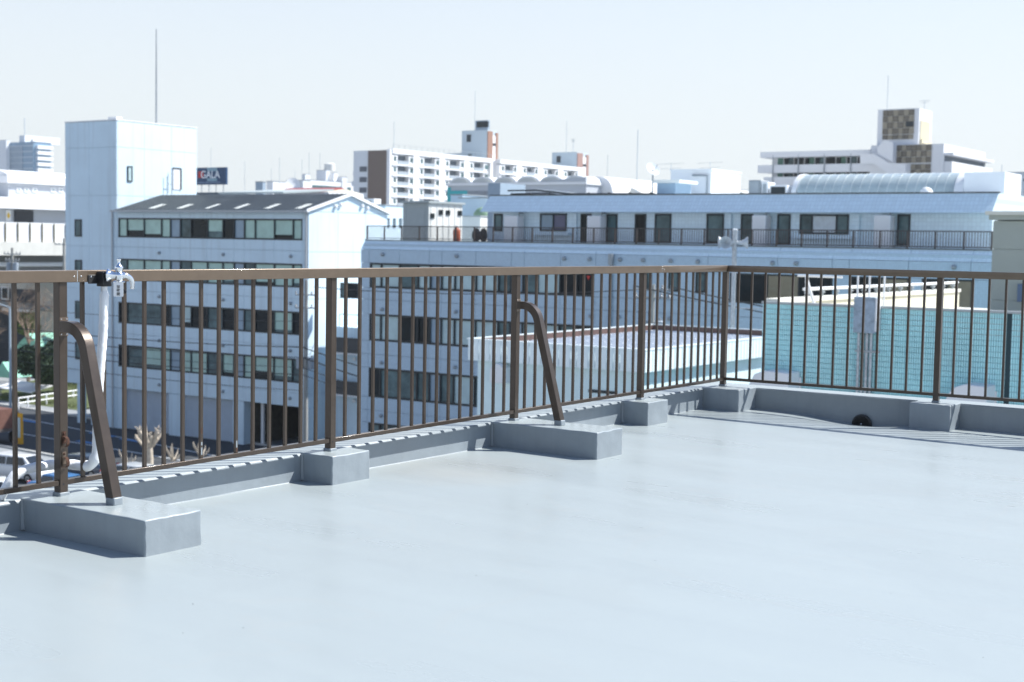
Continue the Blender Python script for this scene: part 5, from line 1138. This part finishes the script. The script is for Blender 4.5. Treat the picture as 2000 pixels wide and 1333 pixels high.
for k, (px, yt, Y, lab) in enumerate(((412, 290, 140, 'thin mast above the navy billboard'), (478, 315, 160, 'thin mast right of the billboard'), (546, 308, 170, 'thin mast over the small cream block'), (590, 312, 210, 'thin mast over the grey gabled block'), (604, 298, 310, 'faint tall mast over the terraced block'), (625, 300, 320, 'faint mast over the roof tank'), (576, 335, 203, 'small aerial on the grey gabled block'), (1187, 303, 300, 'faint mast right of the shorter lift tower'), (530, 330, 172, 'short mast on the small cream block'))):
    aerial(lab, px, yt, Y, 2, 0, .03*Y/80)
# far glass tower
iY = 563.0; ix0, ix1 = XY(20, 290, iY), XY(65, 290, iY); iyb = fx(100, 290, ix1)[0]; iz = ZY(65, 277, iY)
I_ = thing('glass_tower', 'hazy blue glass residential tower at the far left', 'tower', ((ix0+ix1)/2, iY+10, GZ)); part('wall', B(ix0-60, ix1, iY, iyb, GZ, iz), mat('tower_blue_glass', (.20, .32, .44), .3, var=.1, vscale=.05), I_)
for k in range(16):
    z = iz-2.2-k*3.6; part('floor_band', B(ix0-60, ix1-.3, iY-.5, iY-.01, z-.6, z), mat('tower_band', (.50, .58, .64), .6), I_); part('side_band', B(ix1+.01, ix1+2.0, iY+2, iyb, z-2.1, z), FW, I_)
for k in range(8): part('pier', B(ix0-2+k*2.0, ix0-1.3+k*2.0, iY-.8, iY-.51, GZ, iz-2), mat('tower_band', (.50, .58, .64)), I_)
part('crown', B(ix1-2, ix1+.5, iY-.5, iyb, iz+.01, iz+1.5), FW, I_); part('plant_room', B(XY(30, 270, iY), XY(40, 270, iY), iY+3, iY+30, iz+.01, ZY(40, 264, iY)), BLW, I_); part('plant_room', B(XY(40, 270, iY)+.01, XY(40, 270, iY)+.3, iY+3, iY+30, iz+.01, ZY(40, 264, iY)), FW, I_)
aerial('faint mast on the hazy glass tower', 48, 231, iY+15, iz, 0, .5)
far_block('pale lower wing left of the hazy glass tower', -40, 12, 20, 274, 560, BLW)
# J: station hall with barrel roof (sunlit side) and K: viaduct
jX = -141.0; jY0 = fx(15, 358, jX)[0]; jz = zat(15, 358, jX, jY0); jYE = fx(235, 370, jX)[0]; J_ = thing('station_hall', 'white barrel-roofed hall above the viaduct at the far left', 'station', (jX-10, jY0+10, GZ))
pts = []
zt4 = zat(15, 329, jX, jY0); R4 = 5.0
pts = [(jX-R4+R4*math.cos(math.pi*.5*i/10), jz+.9+(zt4-jz-.9)*math.sin(math.pi*.5*i/10)) for i in range(11)] + [(jX-24, zt4), (jX-24, jz+.9)]
part('roof', MB().prism(pts, 'y', jY0, jYE), WHITE2, J_, smooth=True); part('eaves', B(jX-24, jX+.15, jY0-.15, jYE, jz+.05, jz+.88), WHITE2, J_); part('wall', B(jX-24, jX-.3, jY0+.3, jYE, GZ, jz+.04), mat('hall_grey', (.48, .51, .55), .7, var=.03), J_)
for px in (35, 50, 66, 102, 117):
    y0, z1 = fx(px, 367, jX); y1, z0 = fx(px+9, 376, jX); window_x(J_, jX-.22, [y0, y1], z0, z1, [mat('hall_glass', (.34, .42, .44), .2)], .12, .07, FW)
za, zb = zat(15, 386, jX, jY0), zat(15, 408, jX, jY0); part('lower_band', B(jX-20, jX+2, jY0-20, jYE, zb, za), WHITE2, J_)
zb2 = zat(15, 434, jX, jY0); part('lower_wall', B(jX-20, jX+.5, jY0-20, jYE, zb2-8, zb-.01), mat('hall_grey', (.48, .51, .55)), J_)
y0, z1 = fx(28, 409, jX+.6); y1, z0 = fx(64, 435, jX+.6); part('screen', B(jX+.51, jX+.75, y0, y1, z0, z1-.1), mat('dark_screen_glass', (.012, .018, .03), .15), J_)
y0, z1 = fx(11, 411, jX+.6); y1, z0 = fx(20, 432, jX+.6); dm_ = part('warning_board', B(jX+.51, jX+.7, y0, y1, z0, z1), FW, J_); ymid, zmid = (y0+y1)/2, (z0+z1)/2
part('yellow_diamond', MB().prism([(ymid, z1-.25), (y1-.1, zmid), (ymid, z0+.25), (y0+.1, zmid)], 'x', jX+.701, jX+.76), mat('warning_yellow', (.75, .50, .02), .5), dm_)
kX = -124.0; kY0 = fx(5, 433, kX)[0]; K_ = thing('viaduct', 'white elevated road with rust-streaked noise panels at the far left', 'viaduct', (kX, kY0+20, GZ))
za, zb, zc = zat(5, 434, kX, kY0), zat(5, 472, kX, kY0), zat(5, 499, kX, kY0)
n = 10; sp_ = (fx(128, 445, kX)[0]-fx(10, 440, kX)[0])/5
y_ = fx(10, 440, kX)[0]-3*sp_
for k in range(n):
    part('noise_panel', B(kX-.2, kX, y_+k*sp_+.06, y_+(k+1)*sp_-.06, zb, za), WHITE2, K_)
    part('panel_post', B(kX-.25, kX+.12, y_+k*sp_-.05, y_+k*sp_+.05, zb-.5, za-.1), mat('weathered_steel', (.16, .14, .08), .8, var=.3, vscale=2), K_)
part('deck', B(kX-12, kX+.3, y_-5, min(y_+n*sp_+5, fx(230, 450, kX)[0]), zc, zb-.02), CONC, K_); part('girder', B(kX-10, kX-1.5, y_-5, min(y_+n*sp_+5, fx(230, 450, kX)[0]), zc-2, zc-.01), mat('girder_grey', (.22, .22, .21), .8), K_)
part('pipe', MB().tube([(kX-1.2, y_-5, zc-1.0), (kX-1.2, min(y_+n*sp_+5, fx(230, 450, kX)[0]), zc-1.0)], .25, 8), WHITE2, K_)
for k in range(3): part('pillar', B(kX-7, kX-4, y_+k*14, y_+k*14+2.5, GZ, zc-2.01), CONC, K_)

# ================================================================== street: vehicles
GLZ = mat('car_glass', (.015, .02, .025), .06, coat=.5); TYRE = mat('tyre_rubber', (.02, .02, .02), .85); RIM = mat('wheel_rim', (.45, .46, .47), .35, .7)
LAMP = mat('headlamp_lens', (.75, .78, .80), .12, coat=.5); TAIL = mat('tail_lamp', (.35, .02, .02), .2, coat=.5)
def place(root, x, y, rz): root.location = (x, y, GZ+.02); root.rotation_euler = (0, 0, rz)
def car(label, col, x, y, rz, L=4.3, W=1.72, H=1.52, hood=.95, belt=1.0, cab=(.18, .30, .74, .92), group='parked cars'):
    t = thing('parked_car', label, 'car', (0, 0, 0), group); pm = mat('car_paint_'+label[:14].replace(' ', '_'), col, .28, .1, coat=.7)
    hw = W/2; xs_ = [-L/2, -L/2+.12, -L*.32, 0, L*.22, L/2-.45, L/2-.12, L/2]
    top = [belt-.12, belt, belt+.02, belt, belt-.02, hood-.12, hood-.25, .62]; wd = [.86, .95, 1, 1, 1, .97, .9, .8]
    vs = []
    for xx, zt2, ww in zip(xs_, top, wd):
        w2 = hw*ww
        vs += [(xx, -w2*.92, .22), (xx, -w2, .42), (xx, -w2*1.0, .70*min(1, zt2/.9)), (xx, -w2*.93, zt2), (xx, w2*.93, zt2), (xx, w2, .70*min(1, zt2/.9)), (xx, w2, .42), (xx, w2*.92, .22)]
    n = len(xs_); fs = [(i*8+k, i*8+(k+1) % 8, (i+1)*8+(k+1) % 8, (i+1)*8+k) for i in range(n-1) for k in range(8)] + [tuple(range(8)), tuple((n-1)*8+k for k in range(8))]
    part('body', MB().add(vs, fs), pm, t, bevel=.05)
    x0, x1, x2, x3 = [-L/2+L*c for c in cab]; zb, zr_ = belt-.04, H
    def sec(xx, z, w2): return [(xx, -w2, z), (xx, w2, z)]
    wb_, wt_ = hw*.92, hw*.74
    P = [(x0, -wb_, zb), (x0, wb_, zb), (x1, -wt_, zr_-.04), (x1, wt_, zr_-.04), (x1+.5, -wt_*1.02, zr_), (x1+.5, wt_*1.02, zr_), (x2, -wt_, zr_-.06), (x2, wt_, zr_-.06), (x3, -wb_, zb), (x3, wb_, zb)]
    part('cabin', MB().add(P, [(0,1,3,2),(2,3,5,4),(4,5,7,6),(6,7,9,8),(0,2,4,6,8),(1,9,7,5,3),(0,8,9,1)]), pm, t, bevel=.05)
    def lerp(a, b, k): return tuple(a[i]+(b[i]-a[i])*k for i in range(3))
    for nm_, (a, b, c, d) in (('windscreen', (P[8], P[9], P[7], P[6])), ('rear_window', (P[1], P[0], P[2], P[3]))):
        cc = tuple(sum(q[i] for q in (a, b, c, d))/4 for i in range(3)); nn = (Vector(b)-Vector(a)).cross(Vector(d)-Vector(a)).normalized()
        q = [Vector(lerp(cc, v, .84))+nn*.035 for v in (a, b, c, d)]; q += [v-nn*.03 for v in q]
        part(nm_, MB().add(q, [(0,1,2,3),(7,6,5,4),(0,4,5,1),(1,5,6,2),(2,6,7,3),(3,7,4,0)]), GLZ, t)
    for s_ in (-1, 1):
        xm = (x1+x2)/2+.05
        for a0, a1, b0, b1 in ((x0+.28, xm-.05, x1+.05, xm-.05), (xm+.05, x3-.38, xm+.05, x2-.05)):
            q = []
            for dd_ in (.03, 0):
                for xx, k in ((a0, .12), (a1, .12), (b1, .88), (b0, .88)):
                    q.append((xx, s_*(wb_+(wt_-wb_)*k+dd_), zb+(zr_-.05-zb)*k))
            part('side_window', MB().add(q, [(0,1,2,3),(7,6,5,4),(0,4,5,1),(1,5,6,2),(2,6,7,3),(3,7,4,0)]), GLZ, t)
        for xx in (-L*.30, L*.31):
            w_o = part('wheel', MB().lathe((xx, s_*(hw-.2), .31), (0, s_, 0), [(0, .26), (.02, .31), (.18, .31), (.215, .27), (.217, .20)], 18), TYRE, t, smooth=True)
            part('rim', MB().lathe((xx, s_*(hw-.19), .31), (0, s_, 0), [(0, .2), (.195, .2), (.215, .12), (.205, .05)], 14), RIM, w_o, smooth=True)
        part('headlight', B(L/2-.33, L/2-.10, s_*(hw*.55)-.14, s_*(hw*.55)+.14, .62, .76), LAMP, t, bevel=.03); part('tail_light', B(-L/2-.03, -L/2+.06, s_*(hw*.66)-.12, s_*(hw*.66)+.12, .72, .98), TAIL, t, bevel=.02)
        part('mirror', B(x3-.42, x3-.28, s_*(hw*.98)-.10, s_*(hw*.98)+.10, zb+.03, zb+.18), pm, t, bevel=.03)
    place(t, x, y, rz); return t
car('white boxy estate car parked behind the first railing post', (.74, .75, .76), *fz(38, 938, GZ), R(12), 4.5, 1.76, 1.66, 1.0, 1.05, (.03, .10, .70, .86))
car('white hatchback with a rounded bonnet at the left picture edge', (.70, .72, .72), *fz(-12, 985, GZ), R(-38), 4.0, 1.7, 1.5, .92, .96)
car('dark blue saloon parked beyond the white estate car', (.035, .055, .09), *fz(168, 930, GZ), R(185), 4.5, 1.74, 1.42, .92, .93)
car('bright blue compact car parked nearest behind the lagged pipe', (.03, .17, .42), *fz(118, 975, GZ), R(8), 3.9, 1.66, 1.5, .92, .96)
car('silver car parked right of the lagged pipe elbow', (.60, .62, .63), *fz(262, 952, GZ), R(10), 4.2, 1.7, 1.46, .9, .94)
# works lorry with striped tailboard
tx_, ty_ = fz(4, 866, GZ); TK = thing('works_lorry', 'brown works lorry with an orange striped tailboard at the left edge', 'lorry', (0, 0, 0))
part('load_bed', B(-2.6, 1.2, -1.05, 1.05, .95, 1.15), mat('lorry_grey', (.12, .10, .09), .6), TK); part('tarpaulin', MB().prism([(-1.0, 1.16), (1.0, 1.16), (1.02, 2.3), (.6, 2.6), (-.6, 2.6), (-1.02, 2.3)], 'x', -2.5, 1.1), mat('lorry_brown', (.17, .08, .06), .7, var=.15), TK)
part('cab', MB().prism([(1.3, .6), (3.0, .6), (3.0, 1.4), (2.7, 2.3), (1.3, 2.4)], 'y', -1.0, 1.0), WHITE2, TK, bevel=.06); part('windscreen', MB().add([(3.0, -.85, 1.45), (3.0, .85, 1.45), (2.74, .8, 2.2), (2.74, -.8, 2.2), (3.03, -.85, 1.46), (3.03, .85, 1.46), (2.77, .8, 2.21), (2.77, -.8, 2.21)], [(0,1,2,3),(7,6,5,4),(0,4,5,1),(1,5,6,2),(2,6,7,3),(3,7,4,0)]), GLZ, TK)
for sy in (-1, 1):
    sb = part('striped_board', B(-2.5, 1.1, sy*1.06, sy*1.12, .75, 1.45), mat('orange_board', (.55, .13, .02), .6), TK)
    for k in range(6): x = -2.3+k*.55; part('stripe', MB().prism([(x, .76), (x+.25, .76), (x+.5, 1.44), (x+.25, 1.44)], 'y', sy*1.121, sy*1.135), BLACK, sb)
for xx in (-1.8, 2.1):
    for s_ in (-1, 1): part('wheel', MB().lathe((xx, s_*.78, .42), (0, s_, 0), [(0, .36), (.03, .42), (.22, .42), (.25, .3)], 16), TYRE, TK, smooth=True)
place(TK, tx_-1.6, ty_, R(174))
x, y = fz(39, 868, GZ); yb_s = thing('works_board', 'yellow framed works notice board standing on the road', 'sign', (x, y, GZ)); part('frame', MB().prism([(y-.1, GZ+.02), (y+.1, GZ+.02), (y+.06, GZ+2.3), (y-.06, GZ+2.3)], 'x', x-.28, x+.28), mat('sign_yellow', (.80, .42, .03), .5), yb_s); part('notice', B(x-.2, x+.2, y-.16, y-.105, GZ+.5, GZ+2.0), mat('notice_white', (.55, .68, .72), .5), yb_s)
# street lamp
x, y = fz(21, 850, GZ); sl_ = thing('lamp_post', 'pale blue-grey lamp post at the left edge by the road', 'lamp post', (x, y, GZ)); part('post', MB().tube([(x, y, GZ), (x, y, zat(21, 600, x, y))], [.12, .08], 10), mat('post_pale', (.36, .44, .50), .5), sl_, smooth=True); zz = zat(21, 600, x, y); part('arm', MB().tube([(x, y, zz-.05), (x-.5, y-.6, zz+.25), (x-1.1, y-1.3, zz+.3)], .045, 6), mat('post_pale', (.36, .44, .50)), sl_); part('lamp_head', MB().lathe((x-1.1, y-1.3, zz+.26), (-.5, -.6, 0), [(0, .1), (.1, .14), (.5, .12), (.55, .05)], 10), GREYM, sl_, smooth=True)

# ------------------------------------------------------------------ planting by the road
def leaf_mesh(cx, cy, cz, rx, ry, rz_, n, size, seed, lobes=7):
    rnd = random.Random(seed); mb = MB(); L = []
    for k in range(lobes):
        a = rnd.uniform(0, 6.28); L.append((cx+rx*.55*math.cos(a)*rnd.uniform(.4, 1), cy+ry*.55*math.sin(a)*rnd.uniform(.4, 1), cz+rz_*rnd.uniform(-.5, .55), rnd.uniform(.4, .62)))
    for i in range(n):
        lx, ly, lz, s_ = rnd.choice(L)
        d = Vector((rnd.gauss(0, 1), rnd.gauss(0, 1), rnd.gauss(0, 1))).normalized()*(rnd.random()**.35)
        p = Vector((lx+d.x*rx*s_, ly+d.y*ry*s_, lz+d.z*rz_*s_))
        u = Vector((rnd.gauss(0, 1), rnd.gauss(0, 1), rnd.gauss(0, 1))).normalized(); v = u.orthogonal().normalized(); s2 = size*rnd.uniform(.6, 1.3)
        mb.add([p-u*s2, p+v*s2*.45, p+u*s2, p-v*s2*.45], [(0, 1, 2, 3)])
    return mb
LEAF = mat('evergreen_leaf', (.035, .060, .028), .55, var=.35, vscale=1.5); LEAF2 = mat('yellow_green_leaf', (.12, .15, .045), .6, var=.3, vscale=1.5); BARK = mat('bark', (.10, .075, .055), .9, var=.3, vscale=6); TWIG = mat('winter_twigs', (.26, .19, .14), .9, var=.3, vscale=3); PBARK = mat('pale_bark', (.48, .42, .34), .85, var=.25, vscale=5)
def evergreen(label, px, pyc, base, rx, rz_, n, seed, leaf=LEAF):
    x, y = base; zc = zat(px, pyc, x, y); t = thing('evergreen_tree', label, 'tree', (x, y, GZ), 'trees by the road')
    part('trunk', MB().tube([(x, y, GZ), (x+.1, y, (GZ+zc)/2), (x-.2, y+.1, zc)], [.22, .17, .08], 8).tube([(x+.08, y, GZ+1.2), (x+.9, y-.3, zc-.2)], [.12, .05], 6).tube([(x+.08, y, GZ+1.5), (x-1.0, y+.2, zc)], [.11, .05], 6), BARK, t, smooth=True)
    c = part('crown', leaf_mesh(x, y, zc, rx, rx, rz_, n, .17, seed), leaf, t); return t
evergreen('dark round evergreen tree behind the first railing post', 62, 716, fz(72, 782, GZ), 2.35, 2.5, 9000, 3)
evergreen('second dark evergreen merging behind the first railing post', 104, 712, fz(108, 776, GZ), 1.7, 2.6, 6000, 4)
evergreen('yellow-green bushy tree up the slope at the left', 50, 633, (-128, 88), 1.6, 1.3, 3500, 5, LEAF2)
def bare(label, base, ztop, seed, spread, mat_, name='bare_tree', lv=5, r0=.16):
    rnd = random.Random(seed); x, y = base; H = ztop-GZ; t = thing(name, label, 'tree', (x, y, GZ), 'bare trees'); tm_ = MB(); bm_ = MB()
    tm_.tube([(x, y, GZ), (x+.1, y, GZ+H*.3), (x, y, GZ+H*.55)], [r0, r0*.8, r0*.5], 8)
    def grow(p, d, L, r, k):
        e = p+d*L; m_ = p.lerp(e, .5)+Vector((rnd.gauss(0, .06), rnd.gauss(0, .06), 0))*L; bm_.tube([p, m_, e], [r, r*.8, r*.6], 5 if r > .03 else 3, False)
        if k == 0: return
        for _ in range(3):
            nd2 = (d+Vector((rnd.gauss(0, 1), rnd.gauss(0, 1), rnd.gauss(.35, .6)))*spread).normalized(); grow(e if rnd.random() < .6 else m_, nd2, L*rnd.uniform(.6, .85), r*.55, k-1)
    for k in range(5):
        a = k*1.3+rnd.random(); grow(Vector((x, y, GZ+H*(.25+.07*k))), Vector((math.cos(a)*.6, math.sin(a)*.6, .9)).normalized(), H*.2, r0*.45, lv-1)
    part('trunk', tm_, mat_, t, smooth=True); part('branches', bm_, mat_, t); return t
b_ = (-120, 82); bare('tall bare twiggy tree behind the evergreens at the left', b_, zat(82, 552, *b_), 11, .5, TWIG, lv=6, r0=.2); b_ = (-116, 84.5); bare('second bare twiggy tree close to the stair tower', b_, zat(104, 560, *b_), 12, .5, TWIG, lv=6, r0=.2)
b_ = (-123, 79); bare('lower bare twiggy tree at the left edge of the pair', b_, zat(62, 590, *b_), 13, .55, TWIG, r0=.15)
# pollarded street tree
pbx, pby = fz(292, 930, GZ); PT = thing('pollarded_tree', 'pale pollarded street tree with knuckled stubs below the roller shutters', 'tree', (pbx, pby, GZ)); zt5 = zat(295, 838, pbx, pby)
rnd = random.Random(5); part('trunk', MB().tube([(pbx, pby, GZ), (pbx+.05, pby, GZ+1.1), (pbx, pby, zt5-1.2)], [.26, .22, .2], 10), PBARK, PT, smooth=True)
for k in range(12):
    a = k*2.4; r_ = rnd.uniform(.45, .95); h = rnd.uniform(.0, 1.1); p0_ = Vector((pbx, pby, zt5-1.5+.3*rnd.random())); e = Vector((pbx+r_*math.cos(a), pby+r_*math.sin(a), zt5-1.0+h)); m_ = p0_.lerp(e, .5)+Vector((0, 0, -.12))
    lb = part('limb', MB().tube([p0_, m_, e, e+Vector((0, 0, .12))], [.11, .09, .12, .06], 7), PBARK, PT, smooth=True)
    for j in range(4): part('stub', MB().tube([e, e+Vector((rnd.uniform(-.22, .22), rnd.uniform(-.22, .22), rnd.uniform(.12, .35)))], [.05, .025], 5), PBARK, lb)
for k, (px, py) in enumerate(((248, 935), (338, 925), (392, 918))):
    x, y = fz(px, py, GZ); t = thing('pollarded_tree', ('short pollarded stump left of the big pollarded tree', 'short pollarded stump right of the big pollarded tree', 'low pollarded stump farther right along the kerb')[k], 'tree', (x, y, GZ), 'pollarded stumps'); part('trunk', MB().tube([(x, y, GZ), (x, y, GZ+.9)], [.16, .15], 8), PBARK, t)
    for j in range(7): a = j*.9; part('limb', MB().tube([(x, y, GZ+.8), (x+.5*math.cos(a), y+.5*math.sin(a), GZ+1.1+.12*j), (x+.55*math.cos(a), y+.55*math.sin(a), GZ+1.35+.12*j)], [.07, .05, .02], 5), PBARK, t)
# grass bank, fence, pale canopies
gb_ = MB(); rnd = random.Random(9)
gx_, gy_ = fz(95, 783, GZ)
for i in range(9000):
    p = Vector((gx_+rnd.uniform(-9, 7), gy_+rnd.uniform(-2.5, 6), GZ+.05)); p.z += .12*max(0, p.y-gy_); h = rnd.uniform(.1, .3); d = Vector((rnd.gauss(0, .1), rnd.gauss(0, .1), h)); s_ = Vector((rnd.gauss(0, 1), rnd.gauss(0, 1), 0)).normalized()*.05; gb_.add([p-s_, p+s_, p+d], [(0, 1, 2)])
go = part('grass', gb_, LEAF2); tag(go, 'yellow-green rough grass on the bank behind the white fence', 'grass', None, 'stuff')
gs = part('grass_bank', MB().add([(gx_-10, gy_-3, GZ+.03), (gx_+8, gy_-3, GZ+.03), (gx_+8, gy_+7, GZ+.9), (gx_-10, gy_+7, GZ+.9)], [(0, 1, 2, 3)]), mat('soil_grass', (.09, .11, .04), .9, var=.3)); gs['kind'] = 'structure'
fa, fb_ = Vector(fz(36, 800, GZ)), Vector(fz(160, 782, GZ)); FN = thing('roadside_fence', 'white two-rail pipe fence in front of the grass bank', 'fence', (fa.x, fa.y, GZ))
for z in (.55, 1.0): part('rail', MB().tube([(fa.x, fa.y, GZ+z), (fb_.x, fb_.y, GZ+z)], .06, 6), WHITE2, FN)
for k in range(8): p = fa.lerp(fb_, k/7); part('post', MB().tube([(p.x, p.y, GZ), (p.x, p.y, GZ+1.08)], .07, 6), WHITE2, FN)
MINT = mat('mint_canvas', (.25, .55, .42), .7, var=.12, vscale=1.2)
for k, (px0, px1, ya, yb, Yq, lab) in enumerate(((34, 76, 650, 680, 86, 'pale mint canvas canopy above the dark evergreen'), (-10, 19, 706, 735, 74, 'pale mint canvas canopy at the left picture edge'))):
    x0, z1 = fy(px0, ya, Yq); x1, _ = fy(px1, ya, Yq); z0 = ZY(px0, yb, Yq); t = thing('canvas_canopy', lab, 'canopy', ((x0+x1)/2, Yq, GZ), 'mint canopies')
    part('canvas', MB().prism([(x0-.4, z0), (x0+.3, z0+.35*(z1-z0)), ((x0+x1)/2, z1), (x1-.2, z0+.4*(z1-z0)), (x1+.3, z0), (x1, z0-.05), (x0, z0-.05)], 'y', Yq, Yq+3.2), MINT, t)
    for xx in (x0, x1): part('leg', MB().tube([(xx, Yq+.1, GZ), (xx, Yq+.1, z0)], .05, 6), GREYM, t)
x0, z1 = fy(-10, 745, 71); x1, z0 = fy(60, 766, 71); cs = thing('cycle_shelter', 'white slatted flat-roofed cycle shelter at the left edge', 'shelter', ((x0+x1)/2, 72, GZ)); 
for k in range(5): part('roof_slat', MB().add([(x0, 71+k*.5, z0+.02+k*.09), (x1, 71+k*.5, z0-.1+k*.09), (x1, 71.45+k*.5, z0-.0+k*.09), (x0, 71.45+k*.5, z0+.12+k*.09), (x0, 71+k*.5, z0+.08+k*.09), (x1, 71+k*.5, z0-.04+k*.09), (x1, 71.45+k*.5, z0+.06+k*.09), (x0, 71.45+k*.5, z0+.18+k*.09)], [(0,3,2,1),(4,5,6,7),(0,1,5,4),(1,2,6,5),(2,3,7,6),(3,0,4,7)]), WHITE2, cs)
for xx in (x0+.3, x1-.3): part('leg', MB().tube([(xx, 71.4, GZ), (xx, 71.4, z0)], .06, 6), GREYM, cs)
# shop row under the viaduct; the shade there is painted as dark navy
x0, x1 = XY(-20, 570, 92), XY(112, 570, 92); q = thing('shop_row', 'shop row under the viaduct with its shade painted in as dark navy', 'building', ((x0+x1)/2, 94, GZ)); part('wall', B(x0, x1, 92, 97, GZ, ZY(60, 566, 92)), mat('shaded_navy_front', (.035, .045, .06), .6, var=.2), q); part('upper_wall', B(x0, x1, 91.9, 97, ZY(60, 566, 92)+.01, ZY(60, 548, 92)), CONC, q); wq = window_y(q, 91.86, [XY(4, 575, 92), XY(19, 575, 92)], ZY(10, 586, 92), ZY(10, 560, 92), [GLASSD], .18, .1, FW); part('awning', MB().box(x0+4, x0+9, 90.8, 91.99, ZY(60, 584, 92)-1.5, ZY(60, 584, 92)-.9), WHITE2, q); part('sloped_roof', MB().prism([(90.5, ZY(60, 600, 92)), (92, ZY(60, 592, 92)), (92, ZY(60, 592, 92)-.1), (90.5, ZY(60, 600, 92)-.1)], 'x', x0+2, x1), GREYM, q)

# ================================================================== haze
hz_ = bpy.data.materials.new('haze_air'); hz_.use_nodes = True; n_ = hz_.node_tree; n_.nodes.remove(n_.nodes['Principled BSDF'])
pv = n_.nodes.new('ShaderNodeVolumePrincipled'); pv.inputs['Color'].default_value = (.88, .94, 1, 1); pv.inputs['Density'].default_value = HAZE; pv.inputs['Anisotropy'].default_value = .35
n_.links.new(pv.outputs[0], n_.nodes['Material Output'].inputs['Volume'])
ho = part('haze', B(-1300, 300, -60, 1500, GZ-1.5, 95), hz_); tag(ho, 'thin pale haze in the air over the town', 'haze', None, 'stuff')
